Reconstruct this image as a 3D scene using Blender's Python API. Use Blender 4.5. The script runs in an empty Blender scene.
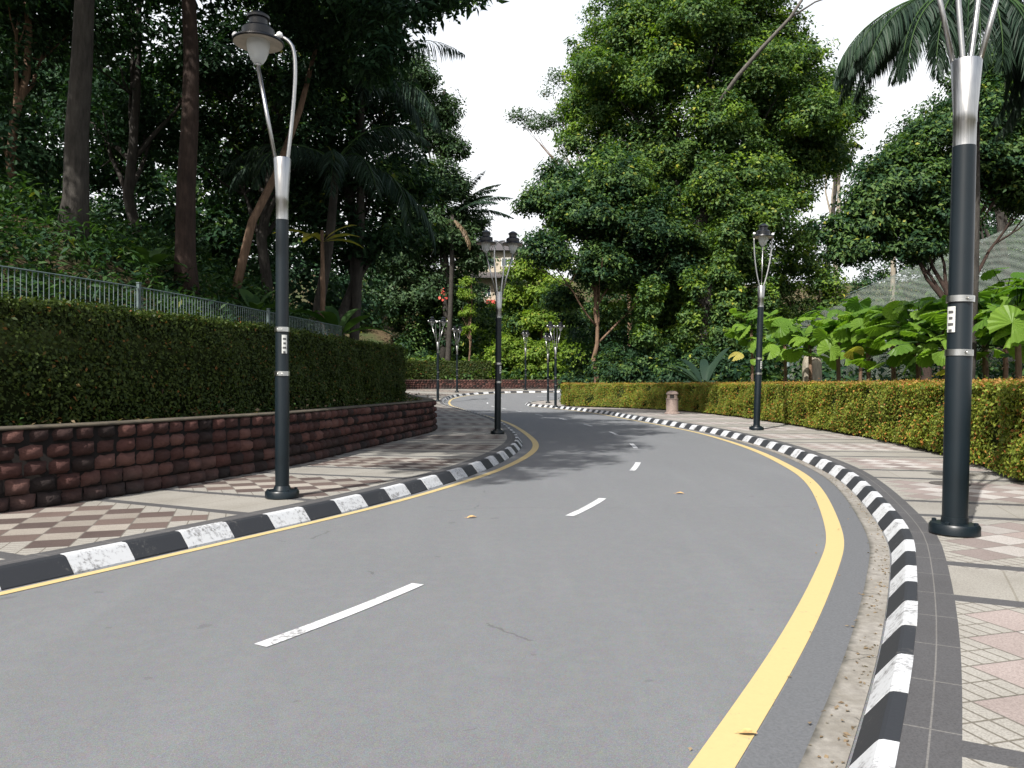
import bpy, math, random
import numpy as np
from mathutils import Vector, Matrix
from mathutils.geometry import delaunay_2d_cdt

scene = bpy.context.scene
COL = scene.collection
R = math.radians
rng = np.random.default_rng(11)
random.seed(5)
EYE = 1.6
F = 800.0

# ------------------------------------------------------------------ objects
def tag(o, label=None, cat=None, group=None, kind=None):
    if label: o['label'] = label
    if cat: o['category'] = cat
    if group: o['group'] = group
    if kind: o['kind'] = kind
    return o

def empty(name, loc, label, cat, group=None, rz=0.0):
    o = bpy.data.objects.new(name, None)
    o.empty_display_size = 0.3
    COL.objects.link(o)
    o.location = loc
    o.rotation_euler = (0, 0, rz)
    return tag(o, label, cat, group)

def copy_tree(o, parent=None):
    c = o.copy()
    COL.objects.link(c)
    c.parent = parent
    for ch in list(o.children):
        copy_tree(ch, c)
    return c

class MB:
    """collects vertices and faces, then links them as ONE mesh object"""
    def __init__(s):
        s.v = []; s.f = []; s.m = []; s.n = 0
    def add(s, v, f, mat=0):
        v = np.asarray(v, dtype=np.float64).reshape(-1, 3)
        b = s.n
        s.v.append(v); s.n += len(v)
        for q in f:
            s.f.append(tuple(int(i) + b for i in q)); s.m.append(mat)
        return b
    def box(s, c, size, rz=0.0, mat=0, M=None):
        x, y, z = [k / 2 for k in size]
        v = np.array([(-x,-y,-z),(x,-y,-z),(x,y,-z),(-x,y,-z),(-x,-y,z),(x,-y,z),(x,y,z),(-x,y,z)])
        if rz:
            c_, s_ = math.cos(rz), math.sin(rz)
            v = np.stack([v[:,0]*c_-v[:,1]*s_, v[:,0]*s_+v[:,1]*c_, v[:,2]], 1)
        s.add(v + np.array(c), [(0,3,2,1),(4,5,6,7),(0,1,5,4),(1,2,6,5),(2,3,7,6),(3,0,4,7)], mat)
    def lathe(s, prof, n=24, c=(0,0,0), mat=0, cap=True):
        v = []
        for r, z in prof:
            for k in range(n):
                a = 2*math.pi*k/n
                v.append((c[0]+r*math.cos(a), c[1]+r*math.sin(a), c[2]+z))
        f = []
        for i in range(len(prof)-1):
            for k in range(n):
                k2 = (k+1) % n
                f.append((i*n+k, i*n+k2, (i+1)*n+k2, (i+1)*n+k))
        if cap:
            f.append(tuple(range(n))[::-1])
            f.append(tuple((len(prof)-1)*n+k for k in range(n)))
        s.add(v, f, mat)
    def tube(s, pts, rad, n=8, mat=0):
        pts = np.asarray(pts, float)
        if np.isscalar(rad): rad = [rad]*len(pts)
        v = []; up = np.array([0,0,1.0])
        prev = None
        for i, p in enumerate(pts):
            d = pts[min(i+1,len(pts)-1)] - pts[max(i-1,0)]
            d = d/ (np.linalg.norm(d)+1e-9)
            if prev is None:
                a = np.cross(d, up if abs(d[2])<.9 else np.array([1.0,0,0]))
            else:
                a = prev - d*np.dot(prev, d)
            a /= (np.linalg.norm(a)+1e-9); prev = a
            b = np.cross(d, a)
            for k in range(n):
                t = 2*math.pi*k/n
                v.append(p + rad[i]*(math.cos(t)*a + math.sin(t)*b))
        f = []
        for i in range(len(pts)-1):
            for k in range(n):
                k2 = (k+1) % n
                f.append((i*n+k, i*n+k2, (i+1)*n+k2, (i+1)*n+k))
        f.append(tuple(range(n))[::-1]); f.append(tuple((len(pts)-1)*n+k for k in range(n)))
        s.add(v, f, mat)
    def sphere(s, c, r, n=12, mat=0):
        prof = [(r*math.sin(math.pi*i/8)+1e-4, -r*math.cos(math.pi*i/8)) for i in range(9)]
        s.lathe(prof, n, c, mat)
    def build(s, name, mats, parent=None, smooth=False):
        me = bpy.data.meshes.new(name)
        v = np.concatenate(s.v) if s.v else np.zeros((0,3))
        me.from_pydata(v.tolist(), [], s.f)
        if not isinstance(mats, (list, tuple)): mats = [mats]
        for m in mats: me.materials.append(m)
        me.polygons.foreach_set('material_index', s.m)
        if smooth:
            me.polygons.foreach_set('use_smooth', [True]*len(me.polygons))
        me.update()
        o = bpy.data.objects.new(name, me)
        COL.objects.link(o)
        o.parent = parent
        return o

def smooth_by_angle(o, ang=40):
    me = o.data
    me.polygons.foreach_set('use_smooth', [True]*len(me.polygons))
    me.set_sharp_from_angle(angle=R(ang))

def fast_mesh(name, V, Q, mats, parent=None, midx=None, smooth=False):
    """quads only, numpy arrays"""
    me = bpy.data.meshes.new(name)
    V = np.asarray(V, np.float32); Q = np.asarray(Q, np.int32)
    me.vertices.add(len(V)); me.vertices.foreach_set('co', V.ravel())
    me.loops.add(Q.size); me.loops.foreach_set('vertex_index', Q.ravel())
    me.polygons.add(len(Q))
    me.polygons.foreach_set('loop_start', np.arange(0, Q.size, Q.shape[1], dtype=np.int32))
    me.polygons.foreach_set('loop_total', np.full(len(Q), Q.shape[1], dtype=np.int32))
    if not isinstance(mats, (list, tuple)): mats = [mats]
    for m in mats: me.materials.append(m)
    if midx is not None: me.polygons.foreach_set('material_index', np.asarray(midx, np.int32))
    if smooth: me.polygons.foreach_set('use_smooth', np.ones(len(Q), bool))
    me.update(calc_edges=True)
    me.validate()
    o = bpy.data.objects.new(name, me)
    COL.objects.link(o); o.parent = parent
    return o

# ------------------------------------------------------------------ materials
class NT:
    def __init__(s, name):
        s.mat = bpy.data.materials.new(name); s.mat.use_nodes = True
        s.t = s.mat.node_tree; s.t.nodes.clear()
        s.out = s.t.nodes.new('ShaderNodeOutputMaterial')
    def n(s, typ, **kw):
        nd = s.t.nodes.new('ShaderNode'+typ)
        for k, v in kw.items():
            if k in nd.bl_rna.properties.keys(): setattr(nd, k, v)
            else: nd.inputs[k.replace('_', ' ')].default_value = v
        return nd
    def l(s, a, b): s.t.links.new(a, b)
    def put(s, sock, v):
        if isinstance(v, (int, float)): sock.default_value = v
        elif isinstance(v, (tuple, list)):
            sock.default_value = tuple(v)+(1,) if len(v) == 3 and len(sock.default_value) == 4 else v
        else: s.l(v, sock)
    def m(s, op, a, b=0.0, c=None, clamp=False):
        nd = s.t.nodes.new('ShaderNodeMath'); nd.operation = op; nd.use_clamp = clamp
        s.put(nd.inputs[0], a); s.put(nd.inputs[1], b)
        if c is not None: s.put(nd.inputs[2], c)
        return nd.outputs[0]
    def mix(s, f, a, b, blend='MIX'):
        nd = s.t.nodes.new('ShaderNodeMix'); nd.data_type = 'RGBA'; nd.blend_type = blend
        s.put(nd.inputs[0], f); s.put(nd.inputs[6], a); s.put(nd.inputs[7], b)
        return nd.outputs[2]
    def ramp(s, f, stops, interp='LINEAR'):
        nd = s.t.nodes.new('ShaderNodeValToRGB'); cr = nd.color_ramp; cr.interpolation = interp
        while len(cr.elements) < len(stops): cr.elements.new(0.5)
        for e, (p, c) in zip(cr.elements, stops):
            e.position = p; e.color = tuple(c)+(1,) if len(c) == 3 else c
        s.put(nd.inputs[0], f)
        return nd.outputs[0]
    def noise(s, scale, detail=4, rough=.55, vec=None, out=0):
        nd = s.t.nodes.new('ShaderNodeTexNoise')
        nd.inputs['Scale'].default_value = scale; nd.inputs['Detail'].default_value = detail
        nd.inputs['Roughness'].default_value = rough
        s.l(vec if vec is not None else s.geo(), nd.inputs['Vector'])
        return nd.outputs[out]
    def geo(s):
        if not hasattr(s, '_g'):
            s._g = s.t.nodes.new('ShaderNodeTexCoord')
        return s._g.outputs['Object']
    def uv(s):
        nd = s.t.nodes.new('ShaderNodeUVMap'); return nd.outputs[0]
    def island(s):
        nd = s.t.nodes.new('ShaderNodeNewGeometry'); return nd.outputs['Random Per Island']
    def bsdf(s, col, rough=.7, metal=0, spec=.5, bump=None, bstr=.3, bdist=.02, coat=0, connect=True):
        b = s.t.nodes.new('ShaderNodeBsdfPrincipled')
        s.put(b.inputs['Base Color'], col); s.put(b.inputs['Roughness'], rough)
        s.put(b.inputs['Metallic'], metal); s.put(b.inputs['Specular IOR Level'], spec)
        if bump is not None:
            bp = s.t.nodes.new('ShaderNodeBump'); bp.inputs['Strength'].default_value = bstr
            bp.inputs['Distance'].default_value = bdist
            s.l(bump, bp.inputs['Height']); s.l(bp.outputs[0], b.inputs['Normal'])
        if connect: s.l(b.outputs[0], s.out.inputs[0])
        return b

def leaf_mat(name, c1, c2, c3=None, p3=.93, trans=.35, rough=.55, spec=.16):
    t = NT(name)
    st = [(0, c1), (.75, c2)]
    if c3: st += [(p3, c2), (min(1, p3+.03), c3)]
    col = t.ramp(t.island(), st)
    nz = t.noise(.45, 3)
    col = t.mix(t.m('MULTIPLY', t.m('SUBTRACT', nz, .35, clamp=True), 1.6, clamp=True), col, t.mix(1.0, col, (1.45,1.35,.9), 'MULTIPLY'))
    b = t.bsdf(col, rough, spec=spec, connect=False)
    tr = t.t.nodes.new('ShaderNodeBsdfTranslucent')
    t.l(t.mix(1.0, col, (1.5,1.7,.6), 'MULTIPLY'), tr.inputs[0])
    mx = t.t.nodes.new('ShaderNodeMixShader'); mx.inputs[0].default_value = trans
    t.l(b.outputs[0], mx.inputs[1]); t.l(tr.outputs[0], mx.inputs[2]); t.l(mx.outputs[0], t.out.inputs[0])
    return t.mat

def plain(name, col, rough=.6, metal=0, spec=.5, var=.15, scale=8, bstr=0):
    t = NT(name)
    nz = t.noise(scale, 4)
    c2 = tuple(min(1, k*(1-var*1.5)) for k in col); c3 = tuple(min(1, k*(1+var)) for k in col)
    c = t.ramp(nz, [(.3, c2), (.7, c3)])
    t.bsdf(c, rough, metal, spec, bump=nz if bstr else None, bstr=bstr)
    return t.mat

def mat_asphalt():
    t = NT('asphalt')
    g = t.geo()
    fine = t.noise(170, 3, .7); mid = t.noise(7, 4, .6); big = t.noise(.55, 4)
    c = t.ramp(fine, [(.28, (.052,.056,.060)), (.5, (.100,.107,.114)), (.75, (.20,.207,.216))])
    c = t.mix(t.m('MULTIPLY', t.m('SUBTRACT', big, .3, clamp=True), 1.2, clamp=True), c, t.mix(1.0, c, (.86,.86,.87), 'MULTIPLY'))
    mp = t.n('Mapping'); mp.inputs['Rotation'].default_value = (0, 0, -.45); mp.inputs['Scale'].default_value = (1.6, .16, 1); t.l(t.geo(), mp.inputs[0])
    streak = t.noise(1.1, 4, .6, mp.outputs[0])
    c = t.mix(t.m('MULTIPLY', t.m('SUBTRACT', streak, .5, clamp=True), 1.5, clamp=True), c, t.mix(1.0, c, (1.35,1.35,1.35), 'MULTIPLY'))
    ag = t.n('TexVoronoi'); ag.inputs['Scale'].default_value = 85; t.l(t.geo(), ag.inputs['Vector'])
    c = t.mix(.28, c, t.mix(1.0, c, ag.outputs['Color'], 'MULTIPLY')); c = t.mix(.12, c, (.26,.26,.26))
    cr = t.n('TexVoronoi', feature='DISTANCE_TO_EDGE'); cr.inputs['Scale'].default_value = .22
    t.l(t.mix(.25, t.geo(), t.noise(1.2, 5, .7, out=1)), cr.inputs['Vector'])
    crk = t.m('MULTIPLY', t.m('LESS_THAN', cr.outputs['Distance'], .0016), t.m('GREATER_THAN', t.noise(.9, 2), .52))
    c = t.mix(t.m('MULTIPLY', crk, .55), c, (.05,.05,.05))
    spots = t.m('GREATER_THAN', t.noise(3.3, 2, .4), .74)
    c = t.mix(t.m('MULTIPLY', spots, .35), c, (.05,.05,.052))
    c = t.mix(t.m('MULTIPLY', t.m('SUBTRACT', mid, .45, clamp=True), .7, clamp=True), c, (.16,.16,.165))
    t.bsdf(c, .82, spec=.3, bump=fine, bstr=.5, bdist=.006)
    return t.mat

def mat_paint(name, col, wear=.68, dirt=(.12,.12,.12)):
    t = NT(name)
    a = t.noise(26, 5, .7); b = t.noise(2.6, 3)
    k = t.m('ADD', t.m('MULTIPLY', a, .6), t.m('MULTIPLY', b, .4))
    f = t.m('MULTIPLY', t.m('SUBTRACT', k, wear-.06, clamp=True), 9, clamp=True)
    c = t.mix(t.m('MULTIPLY', a, .5), col, tuple(x*.72 for x in col))
    c = t.mix(f, c, dirt)
    t.bsdf(c, .65, spec=.35, bump=a, bstr=.25, bdist=.004)
    return t.mat

def mat_concrete():
    t = NT('gutter_concrete')
    a = t.noise(14, 6, .65); b = t.noise(1.7, 4)
    c = t.ramp(a, [(.25, (.12,.11,.095)), (.55, (.20,.19,.172)), (.8, (.28,.27,.245))])
    c = t.mix(t.m('MULTIPLY', t.m('SUBTRACT', b, .42, clamp=True), 3, clamp=True), c, (.13,.12,.1))
    vo = t.n('TexVoronoi', feature='DISTANCE_TO_EDGE'); vo.inputs['Scale'].default_value = 1.3
    wv = t.mix(.12, t.geo(), t.noise(5, 3, out=1))
    t.l(wv, vo.inputs['Vector'])
    c = t.mix(t.m('MULTIPLY', t.m('LESS_THAN', vo.outputs['Distance'], .005), t.m('GREATER_THAN', b, .5)), c, (.09,.085,.075))
    u = t.n('SeparateXYZ'); t.l(t.uv(), u.inputs[0])
    edge = t.m('SUBTRACT', u.outputs[1], t.m('ADD', .08, t.m('MULTIPLY', t.noise(9, 3), .1)))
    c = t.mix(t.m('MULTIPLY', edge, 20, clamp=True), c, (.06,.058,.05))
    t.bsdf(c, .85, spec=.25, bump=a, bstr=.4)
    return t.mat

def mat_pavers(name, shift=0.0, pinkish=False):
    """u runs along the kerb, v away from it, both in metres"""
    t = NT(name)
    s = t.n('SeparateXYZ'); t.l(t.uv(), s.inputs[0])
    sh = t.n('Value', label='shift'); sh.name = 'shift'; sh.outputs[0].default_value = shift
    u = t.m('ADD', s.outputs[0], sh.outputs[0]); v = s.outputs[1]
    P = 3.7
    pu = t.m('MULTIPLY', t.m('FRACT', t.m('DIVIDE', u, P)), P)          # 0..P
    # 45 degree lattice
    a = t.m('DIVIDE', t.m('ADD', u, v), .52); b = t.m('DIVIDE', t.m('SUBTRACT', u, v), .52)
    fa = t.m('FLOOR', a); fb = t.m('FLOOR', b)
    chk = t.m('MODULO', t.m('ABSOLUTE', t.m('ADD', fa, fb)), 2)
    ja = t.m('ABSOLUTE', t.m('SUBTRACT', t.m('FRACT', a), .5)); jb = t.m('ABSOLUTE', t.m('SUBTRACT', t.m('FRACT', b), .5))
    joint = t.m('GREATER_THAN', t.m('MAXIMUM', ja, jb), .482)
    cell = t.n('TexWhiteNoise', noise_dimensions='2D')
    cb = t.n('CombineXYZ'); t.l(fa, cb.inputs[0]); t.l(fb, cb.inputs[1]); t.l(cb.outputs[0], cell.inputs[0])
    nz = t.noise(34, 5, .7); nzb = t.noise(1.3, 3)
    brown = t.ramp(cell.outputs[0], [(0, (.075,.055,.05)), (1, (.135,.10,.088))] if not pinkish else [(0, (.20,.17,.16)), (1, (.31,.265,.25))])
    cream = t.ramp(cell.outputs[0], [(0, (.22,.20,.175)), (1, (.34,.315,.28))] if not pinkish else [(0, (.31,.295,.28)), (1, (.42,.405,.39))])
    c = t.mix(chk, brown, cream)
    c = t.mix(joint, c, (.12,.11,.1))
    # cells near the panel's borders are laid in small cream bricks along the lattice
    vc = t.m('MULTIPLY', t.m('SUBTRACT', fa, fb), .26)
    uc = t.m('MULTIPLY', t.m('ADD', t.m('ADD', fa, fb), 1), .26)
    pc = t.m('MULTIPLY', t.m('FRACT', t.m('DIVIDE', uc, P)), P)
    isb = t.m('MAXIMUM', t.m('LESS_THAN', vc, .42), t.m('MAXIMUM', t.m('LESS_THAN', t.m('ABSOLUTE', t.m('SUBTRACT', pc, 2.62)), .36), t.m('MAXIMUM', t.m('LESS_THAN', pc, .40), t.m('GREATER_THAN', pc, P-.2))))
    bj = t.m('MAXIMUM', t.m('GREATER_THAN', t.m('ABSOLUTE', t.m('SUBTRACT', t.m('FRACT', t.m('MULTIPLY', a, 4)), .5)), .43),
             t.m('GREATER_THAN', t.m('ABSOLUTE', t.m('SUBTRACT', t.m('FRACT', t.m('MULTIPLY', b, 2)), .5)), .465))
    c = t.mix(isb, c, t.mix(bj, t.mix(nz, (.25,.243,.22), (.34,.332,.305)), (.13,.12,.10)))
    # plain panel
    jj = t.m('GREATER_THAN', t.m('ABSOLUTE', t.m('SUBTRACT', t.m('FRACT', t.m('DIVIDE', v, .6)), .5)), .488)
    plainp = t.mix(jj, t.mix(nz, (.22,.215,.195), (.31,.30,.27)), (.2,.19,.16))
    gd = t.m('MULTIPLY', t.m('GREATER_THAN', pu, 2.70), t.m('LESS_THAN', pu, P-.05))
    c = t.mix(gd, c, plainp)
    # dark crossing bands
    bd = t.m('LESS_THAN', t.m('MINIMUM', t.m('ABSOLUTE', t.m('SUBTRACT', pu, 2.62)), t.m('ABSOLUTE', t.m('SUBTRACT', pu, .08))), .085)
    dark = t.mix(nz, (.055,.056,.06), (.09,.09,.094))
    c = t.mix(bd, c, dark)
    # dark slab band beside kerb
    ke = t.m('LESS_THAN', v, .225)
    dj = t.m('MAXIMUM', t.m('GREATER_THAN', t.m('ABSOLUTE', t.m('SUBTRACT', t.m('FRACT', t.m('DIVIDE', u, .62)), .5)), .491),
             t.m('LESS_THAN', t.m('ABSOLUTE', t.m('SUBTRACT', v, .108)), .004))
    c = t.mix(ke, c, t.mix(dj, dark, (.15,.147,.142)))
    # grime
    sp = t.noise(95, 4, .75)
    c = t.mix(t.m('MULTIPLY', t.m('SUBTRACT', sp, .42, clamp=True), 3.2, clamp=True), c, t.mix(1.0, c, (.5,.48,.46), 'MULTIPLY'))
    c = t.mix(t.m('MULTIPLY', nz, .5), c, t.mix(1.0, c, (.55,.53,.5), 'MULTIPLY'))
    c = t.mix(t.m('MULTIPLY', t.m('SUBTRACT', nzb, .4, clamp=True), 1.8, clamp=True), c, t.mix(1.0, c, (.72,.70,.68), 'MULTIPLY'))
    t.bsdf(c, .75, spec=.35, bump=nz, bstr=.3, bdist=.006)
    return t.mat

def mat_stone():
    t = NT('split_stone')
    nz = t.noise(22, 6, .7); big = t.noise(1.4, 3)
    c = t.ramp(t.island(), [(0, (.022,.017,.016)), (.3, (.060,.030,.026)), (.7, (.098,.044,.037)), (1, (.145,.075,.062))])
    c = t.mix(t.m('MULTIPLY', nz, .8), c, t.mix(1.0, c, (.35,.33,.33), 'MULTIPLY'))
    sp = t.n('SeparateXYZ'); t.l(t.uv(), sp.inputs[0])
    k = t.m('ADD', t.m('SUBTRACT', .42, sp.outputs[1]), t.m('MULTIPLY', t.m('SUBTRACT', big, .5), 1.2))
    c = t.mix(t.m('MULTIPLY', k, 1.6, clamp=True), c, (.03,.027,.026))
    t.bsdf(c, .9, spec=.2, bump=nz, bstr=.9, bdist=.03)
    return t.mat

def mat_ground():
    t = NT('soil')
    a = t.noise(5, 6, .7); b = t.noise(.35, 3)
    c = t.ramp(a, [(.3, (.035,.026,.016)), (.55, (.075,.055,.032)), (.75, (.05,.07,.025))])
    c = t.mix(t.m('MULTIPLY', t.m('SUBTRACT', b, .4, clamp=True), 3, clamp=True), c, (.035,.055,.02))
    t.bsdf(c, .95, spec=.1, bump=a, bstr=.8, bdist=.06)
    return t.mat

def mat_bark(name, a, b, sc=6):
    t = NT(name)
    mp = t.n('Mapping'); mp.inputs['Scale'].default_value = (1, 1, .18); t.l(t.geo(), mp.inputs[0])
    n1 = t.noise(sc*2, 6, .7, mp.outputs[0]); n2 = t.noise(1.3, 4)
    c = t.ramp(n1, [(.3, a), (.7, b)])
    c = t.mix(t.m('MULTIPLY', t.m('SUBTRACT', n2, .5, clamp=True), 2.5, clamp=True), c, tuple(x*.5 for x in a[:3]))
    t.bsdf(c, .9, spec=.15, bump=n1, bstr=.7, bdist=.05)
    return t.mat

def mat_steel():
    t = NT('brushed_steel')
    mp = t.n('Mapping'); mp.inputs['Scale'].default_value = (1, 1, .02); t.l(t.geo(), mp.inputs[0])
    n1 = t.noise(90, 3, .6, mp.outputs[0])
    c = t.ramp(n1, [(.3, (.30,.30,.30)), (.7, (.44,.44,.43))])
    t.bsdf(c, t.m('ADD', .26, t.m('MULTIPLY', n1, .16)), 1.0)
    return t.mat

def mat_glass():
    t = NT('frosted_glass')
    b = t.bsdf((.75,.77,.78), .45, spec=.6, connect=False)
    tr = t.t.nodes.new('ShaderNodeBsdfTranslucent'); tr.inputs[0].default_value = (.85,.87,.88,1)
    tp = t.t.nodes.new('ShaderNodeBsdfTransparent'); tp.inputs[0].default_value = (.9,.92,.93,1)
    m1 = t.t.nodes.new('ShaderNodeMixShader'); m1.inputs[0].default_value = .5
    m2 = t.t.nodes.new('ShaderNodeMixShader'); m2.inputs[0].default_value = .3
    t.l(b.outputs[0], m1.inputs[1]); t.l(tr.outputs[0], m1.inputs[2])
    t.l(m1.outputs[0], m2.inputs[1]); t.l(tp.outputs[0], m2.inputs[2]); t.l(m2.outputs[0], t.out.inputs[0])
    return t.mat

def mat_net():
    t = NT('aviary_mesh')
    w = t.n('TexWave', wave_type='BANDS'); w.inputs['Scale'].default_value = .35; w.inputs['Distortion'].default_value = 2.5
    t.l(t.geo(), w.inputs['Vector'])
    nz = t.noise(.5, 4)
    b = t.bsdf(t.mix(nz, (.07,.085,.075), (.13,.15,.13)), .9, spec=.1, connect=False)
    tp = t.t.nodes.new('ShaderNodeBsdfTransparent')
    mx = t.t.nodes.new('ShaderNodeMixShader')
    t.put(mx.inputs[0], t.m('ADD', .42, t.m('MULTIPLY', w.outputs[1], .25)))
    t.l(b.outputs[0], mx.inputs[1]); t.l(tp.outputs[0], mx.inputs[2]); t.l(mx.outputs[0], t.out.inputs[0])
    return t.mat

M = dict(
    asphalt=mat_asphalt(), yellow=mat_paint('yellow_paint', (.40,.312,.145), .655),
    white=mat_paint('white_paint', (.46,.47,.48), .585), kwhite=mat_paint('kerb_white', (.42,.435,.45), .56, (.14,.14,.14)),
    kblack=mat_paint('kerb_black', (.018,.020,.024), .62, (.08,.078,.075)),
    conc=mat_concrete(), pav_l=mat_pavers('pavers_left', 1.1), pav_r=mat_pavers('pavers_right', .35, True),
    stone=mat_stone(), cap=plain('mossy_coping', (.055,.045,.03), .9, var=.4, scale=6, bstr=.5), soil=mat_ground(),
    bark_grey=mat_bark('bark_grey', (.06,.055,.05), (.13,.12,.11)),
    bark_dark=mat_bark('bark_dark', (.022,.020,.018), (.055,.05,.044)),
    bark_brown=mat_bark('bark_brown', (.07,.045,.03), (.19,.125,.085)),
    bark_red=mat_bark('bark_red', (.018,.013,.011), (.045,.030,.024)),
    bark_pale=mat_bark('bark_pale', (.14,.12,.09), (.3,.27,.22)),
    dark_paint=plain('dark_pole_paint', (.005,.009,.012), .36, spec=.28, var=.12, scale=3),
    steel=mat_steel(), lantern=plain('lantern_black', (.006,.007,.009), .35, spec=.4),
    shade_in=plain('shade_lining', (.45,.40,.34), .6), glass=mat_glass(),
    ball=plain('white_ball', (.85,.85,.85), .3), sticker=plain('white_sticker', (.42,.43,.41), .5, var=.05),
    ink=plain('dark_ink', (.05,.05,.05), .6), clamp=plain('clamp_steel', (.5,.5,.48), .3, 1.0),
    fence=plain('fence_paint', (.075,.105,.105), .6), binc=plain('terracotta_bin', (.19,.145,.125), .8, var=.2, scale=14),
    bind=plain('bin_opening_shade', (.02,.018,.017), .9),
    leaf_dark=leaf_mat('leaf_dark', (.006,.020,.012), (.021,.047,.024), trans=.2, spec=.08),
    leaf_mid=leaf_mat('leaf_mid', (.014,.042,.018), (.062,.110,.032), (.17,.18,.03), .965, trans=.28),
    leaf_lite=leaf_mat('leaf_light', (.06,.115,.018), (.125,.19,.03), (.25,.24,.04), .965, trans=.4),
    leaf_blue=leaf_mat('leaf_cool', (.018,.042,.022), (.045,.080,.036), trans=.25),
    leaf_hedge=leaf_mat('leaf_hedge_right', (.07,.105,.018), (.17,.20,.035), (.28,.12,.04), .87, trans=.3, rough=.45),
    leaf_tip=leaf_mat('leaf_red_tips', (.15,.15,.035), (.26,.13,.05), trans=.3),
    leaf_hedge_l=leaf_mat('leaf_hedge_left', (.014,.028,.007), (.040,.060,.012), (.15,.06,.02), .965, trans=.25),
    leaf_fern=leaf_mat('leaf_fern', (.012,.034,.012), (.034,.070,.022), (.12,.13,.03), .97, trans=.28),
    leaf_fan=leaf_mat('leaf_fan', (.045,.105,.018), (.12,.205,.03), trans=.45, rough=.4),
    leaf_yellow=leaf_mat('leaf_yellow', (.16,.15,.04), (.28,.25,.07), trans=.4),
    palm=leaf_mat('leaf_palm', (.008,.018,.014), (.020,.038,.026), trans=.12, rough=.5, spec=.12),
    dead=leaf_mat('leaf_dead', (.09,.065,.045), (.17,.13,.09), trans=.2),
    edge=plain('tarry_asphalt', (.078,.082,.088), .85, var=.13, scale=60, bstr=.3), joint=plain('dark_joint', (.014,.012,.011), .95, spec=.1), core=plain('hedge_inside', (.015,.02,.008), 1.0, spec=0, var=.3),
    net=mat_net(), cream_wall=plain('cream_wall', (.34,.30,.23), .8, var=.1), roofm=plain('dark_roof', (.05,.045,.045), .7),
    pane=plain('window_pane', (.06,.08,.09), .1, spec=.8), trim=plain('window_trim', (.6,.6,.56), .6), redm=plain('red_awning', (.45,.06,.04), .7),
    leafdry=plain('dry_leaf', (.42,.26,.10), .8, var=.3, scale=40), iron=plain('cast_iron', (.06,.055,.05), .7, var=.3, bstr=.3, scale=30),
)

# ------------------------------------------------------------------ curves
def resample(P, step, smooth=0.0):
    P = np.asarray(P, float)
    # Catmull-Rom
    Q = [P[0]]
    E = np.vstack([2*P[0]-P[1], P, 2*P[-1]-P[-2]])
    for i in range(1, len(E)-2):
        p0, p1, p2, p3 = E[i-1], E[i], E[i+1], E[i+2]
        for t in np.linspace(0, 1, 13)[1:]:
            Q.append(.5*((2*p1)+(-p0+p2)*t+(2*p0-5*p1+4*p2-p3)*t*t+(-p0+3*p1-3*p2+p3)*t**3))
    Q = np.array(Q)
    s = np.r_[0, np.cumsum(np.linalg.norm(np.diff(Q, axis=0), axis=1))]
    n = max(2, int(s[-1]/step))
    g = np.linspace(0, s[-1], n+1)
    O = np.stack([np.interp(g, s, Q[:, k]) for k in range(2)], 1)
    if smooth > 0:
        w = int(3*smooth/step); k = np.exp(-.5*(np.arange(-w, w+1)*step/smooth)**2); k /= k.sum()
        A = np.vstack([O[0]+(O[0]-O[1])*np.arange(w, 0, -1)[:, None], O, O[-1]+(O[-1]-O[-2])*np.arange(1, w+1)[:, None]])
        O = np.stack([np.convolve(A[:, k2], k, 'valid') for k2 in range(2)], 1)
    return O

def normals(P):
    d = np.gradient(P, axis=0); d /= np.linalg.norm(d, axis=1)[:, None]
    return np.stack([-d[:, 1], d[:, 0]], 1)      # left of travel
def arclen(P): return np.r_[0, np.cumsum(np.linalg.norm(np.diff(P, axis=0), axis=1))]

def sstep(a, b, x):
    t = np.clip((x-a)/(b-a), 0, 1); return t*t*(3-2*t)

def inside(poly, X, Y):
    poly = np.asarray(poly); r = np.zeros(X.shape, bool); n = len(poly)
    for i in range(n):
        x1, y1 = poly[i]; x2, y2 = poly[(i+1) % n]
        if y1 == y2: continue
        c = ((y1 > Y) != (y2 > Y)) & (X < (x2-x1)*(Y-y1)/(y2-y1)+x1)
        r ^= c
    return r
def dist(poly, X, Y, par=False):
    best = np.full(X.shape, 1e9); bs = np.zeros(X.shape); s0 = 0
    for i in range(len(poly)-1):
        a = poly[i]; b = poly[i+1]; d = b-a; L2 = d@d
        t = np.clip(((X-a[0])*d[0]+(Y-a[1])*d[1])/L2, 0, 1)
        q = np.hypot(X-a[0]-t*d[0], Y-a[1]-t*d[1])
        m = q < best
        best = np.where(m, q, best); bs = np.where(m, s0+t*math.sqrt(L2), bs); s0 += math.sqrt(L2)
    return (best, bs) if par else best

# left kerb foot, right kerb foot, wall foot, hedge foot, lane centre (metres)
LK = resample([(-17,-12),(-11.2,-4),(-6.9,1.6),(-5.3,3.7),(-3.98,6.12),(-3.48,7.08),(-2.80,8.43),(-2.10,9.85),(-1.33,11.85),(-.38,15.3),(.25,20),(.18,24.6),(-.42,32),(-1.42,38.8),(-2.95,47.4),(-4.7,58),(-5.35,64),(-5.15,68.5),(-3.8,72),(-1.1,74.4),(1.5,75.3),(8,76),(26,78),(45,80)], .25, .7)
RK = resample([(-8,-12),(-3.2,-5),(-1.0,-1),(.35,1.5),(1.39,3.33),(2.22,4.83),(3.18,6.74),(3.92,8.42),(5.2,12.4),(5.85,15.5),(6.35,19.8),(6.45,25.3),(6.1,30.2),(5.6,35),(4.7,44),(3.4,50.4),(2.1,55.4),(1.15,58),(.95,60),(1.5,62.3),(3.2,64),(6,65),(12,66),(30,67),(45,68)], .25, .5)
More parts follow.
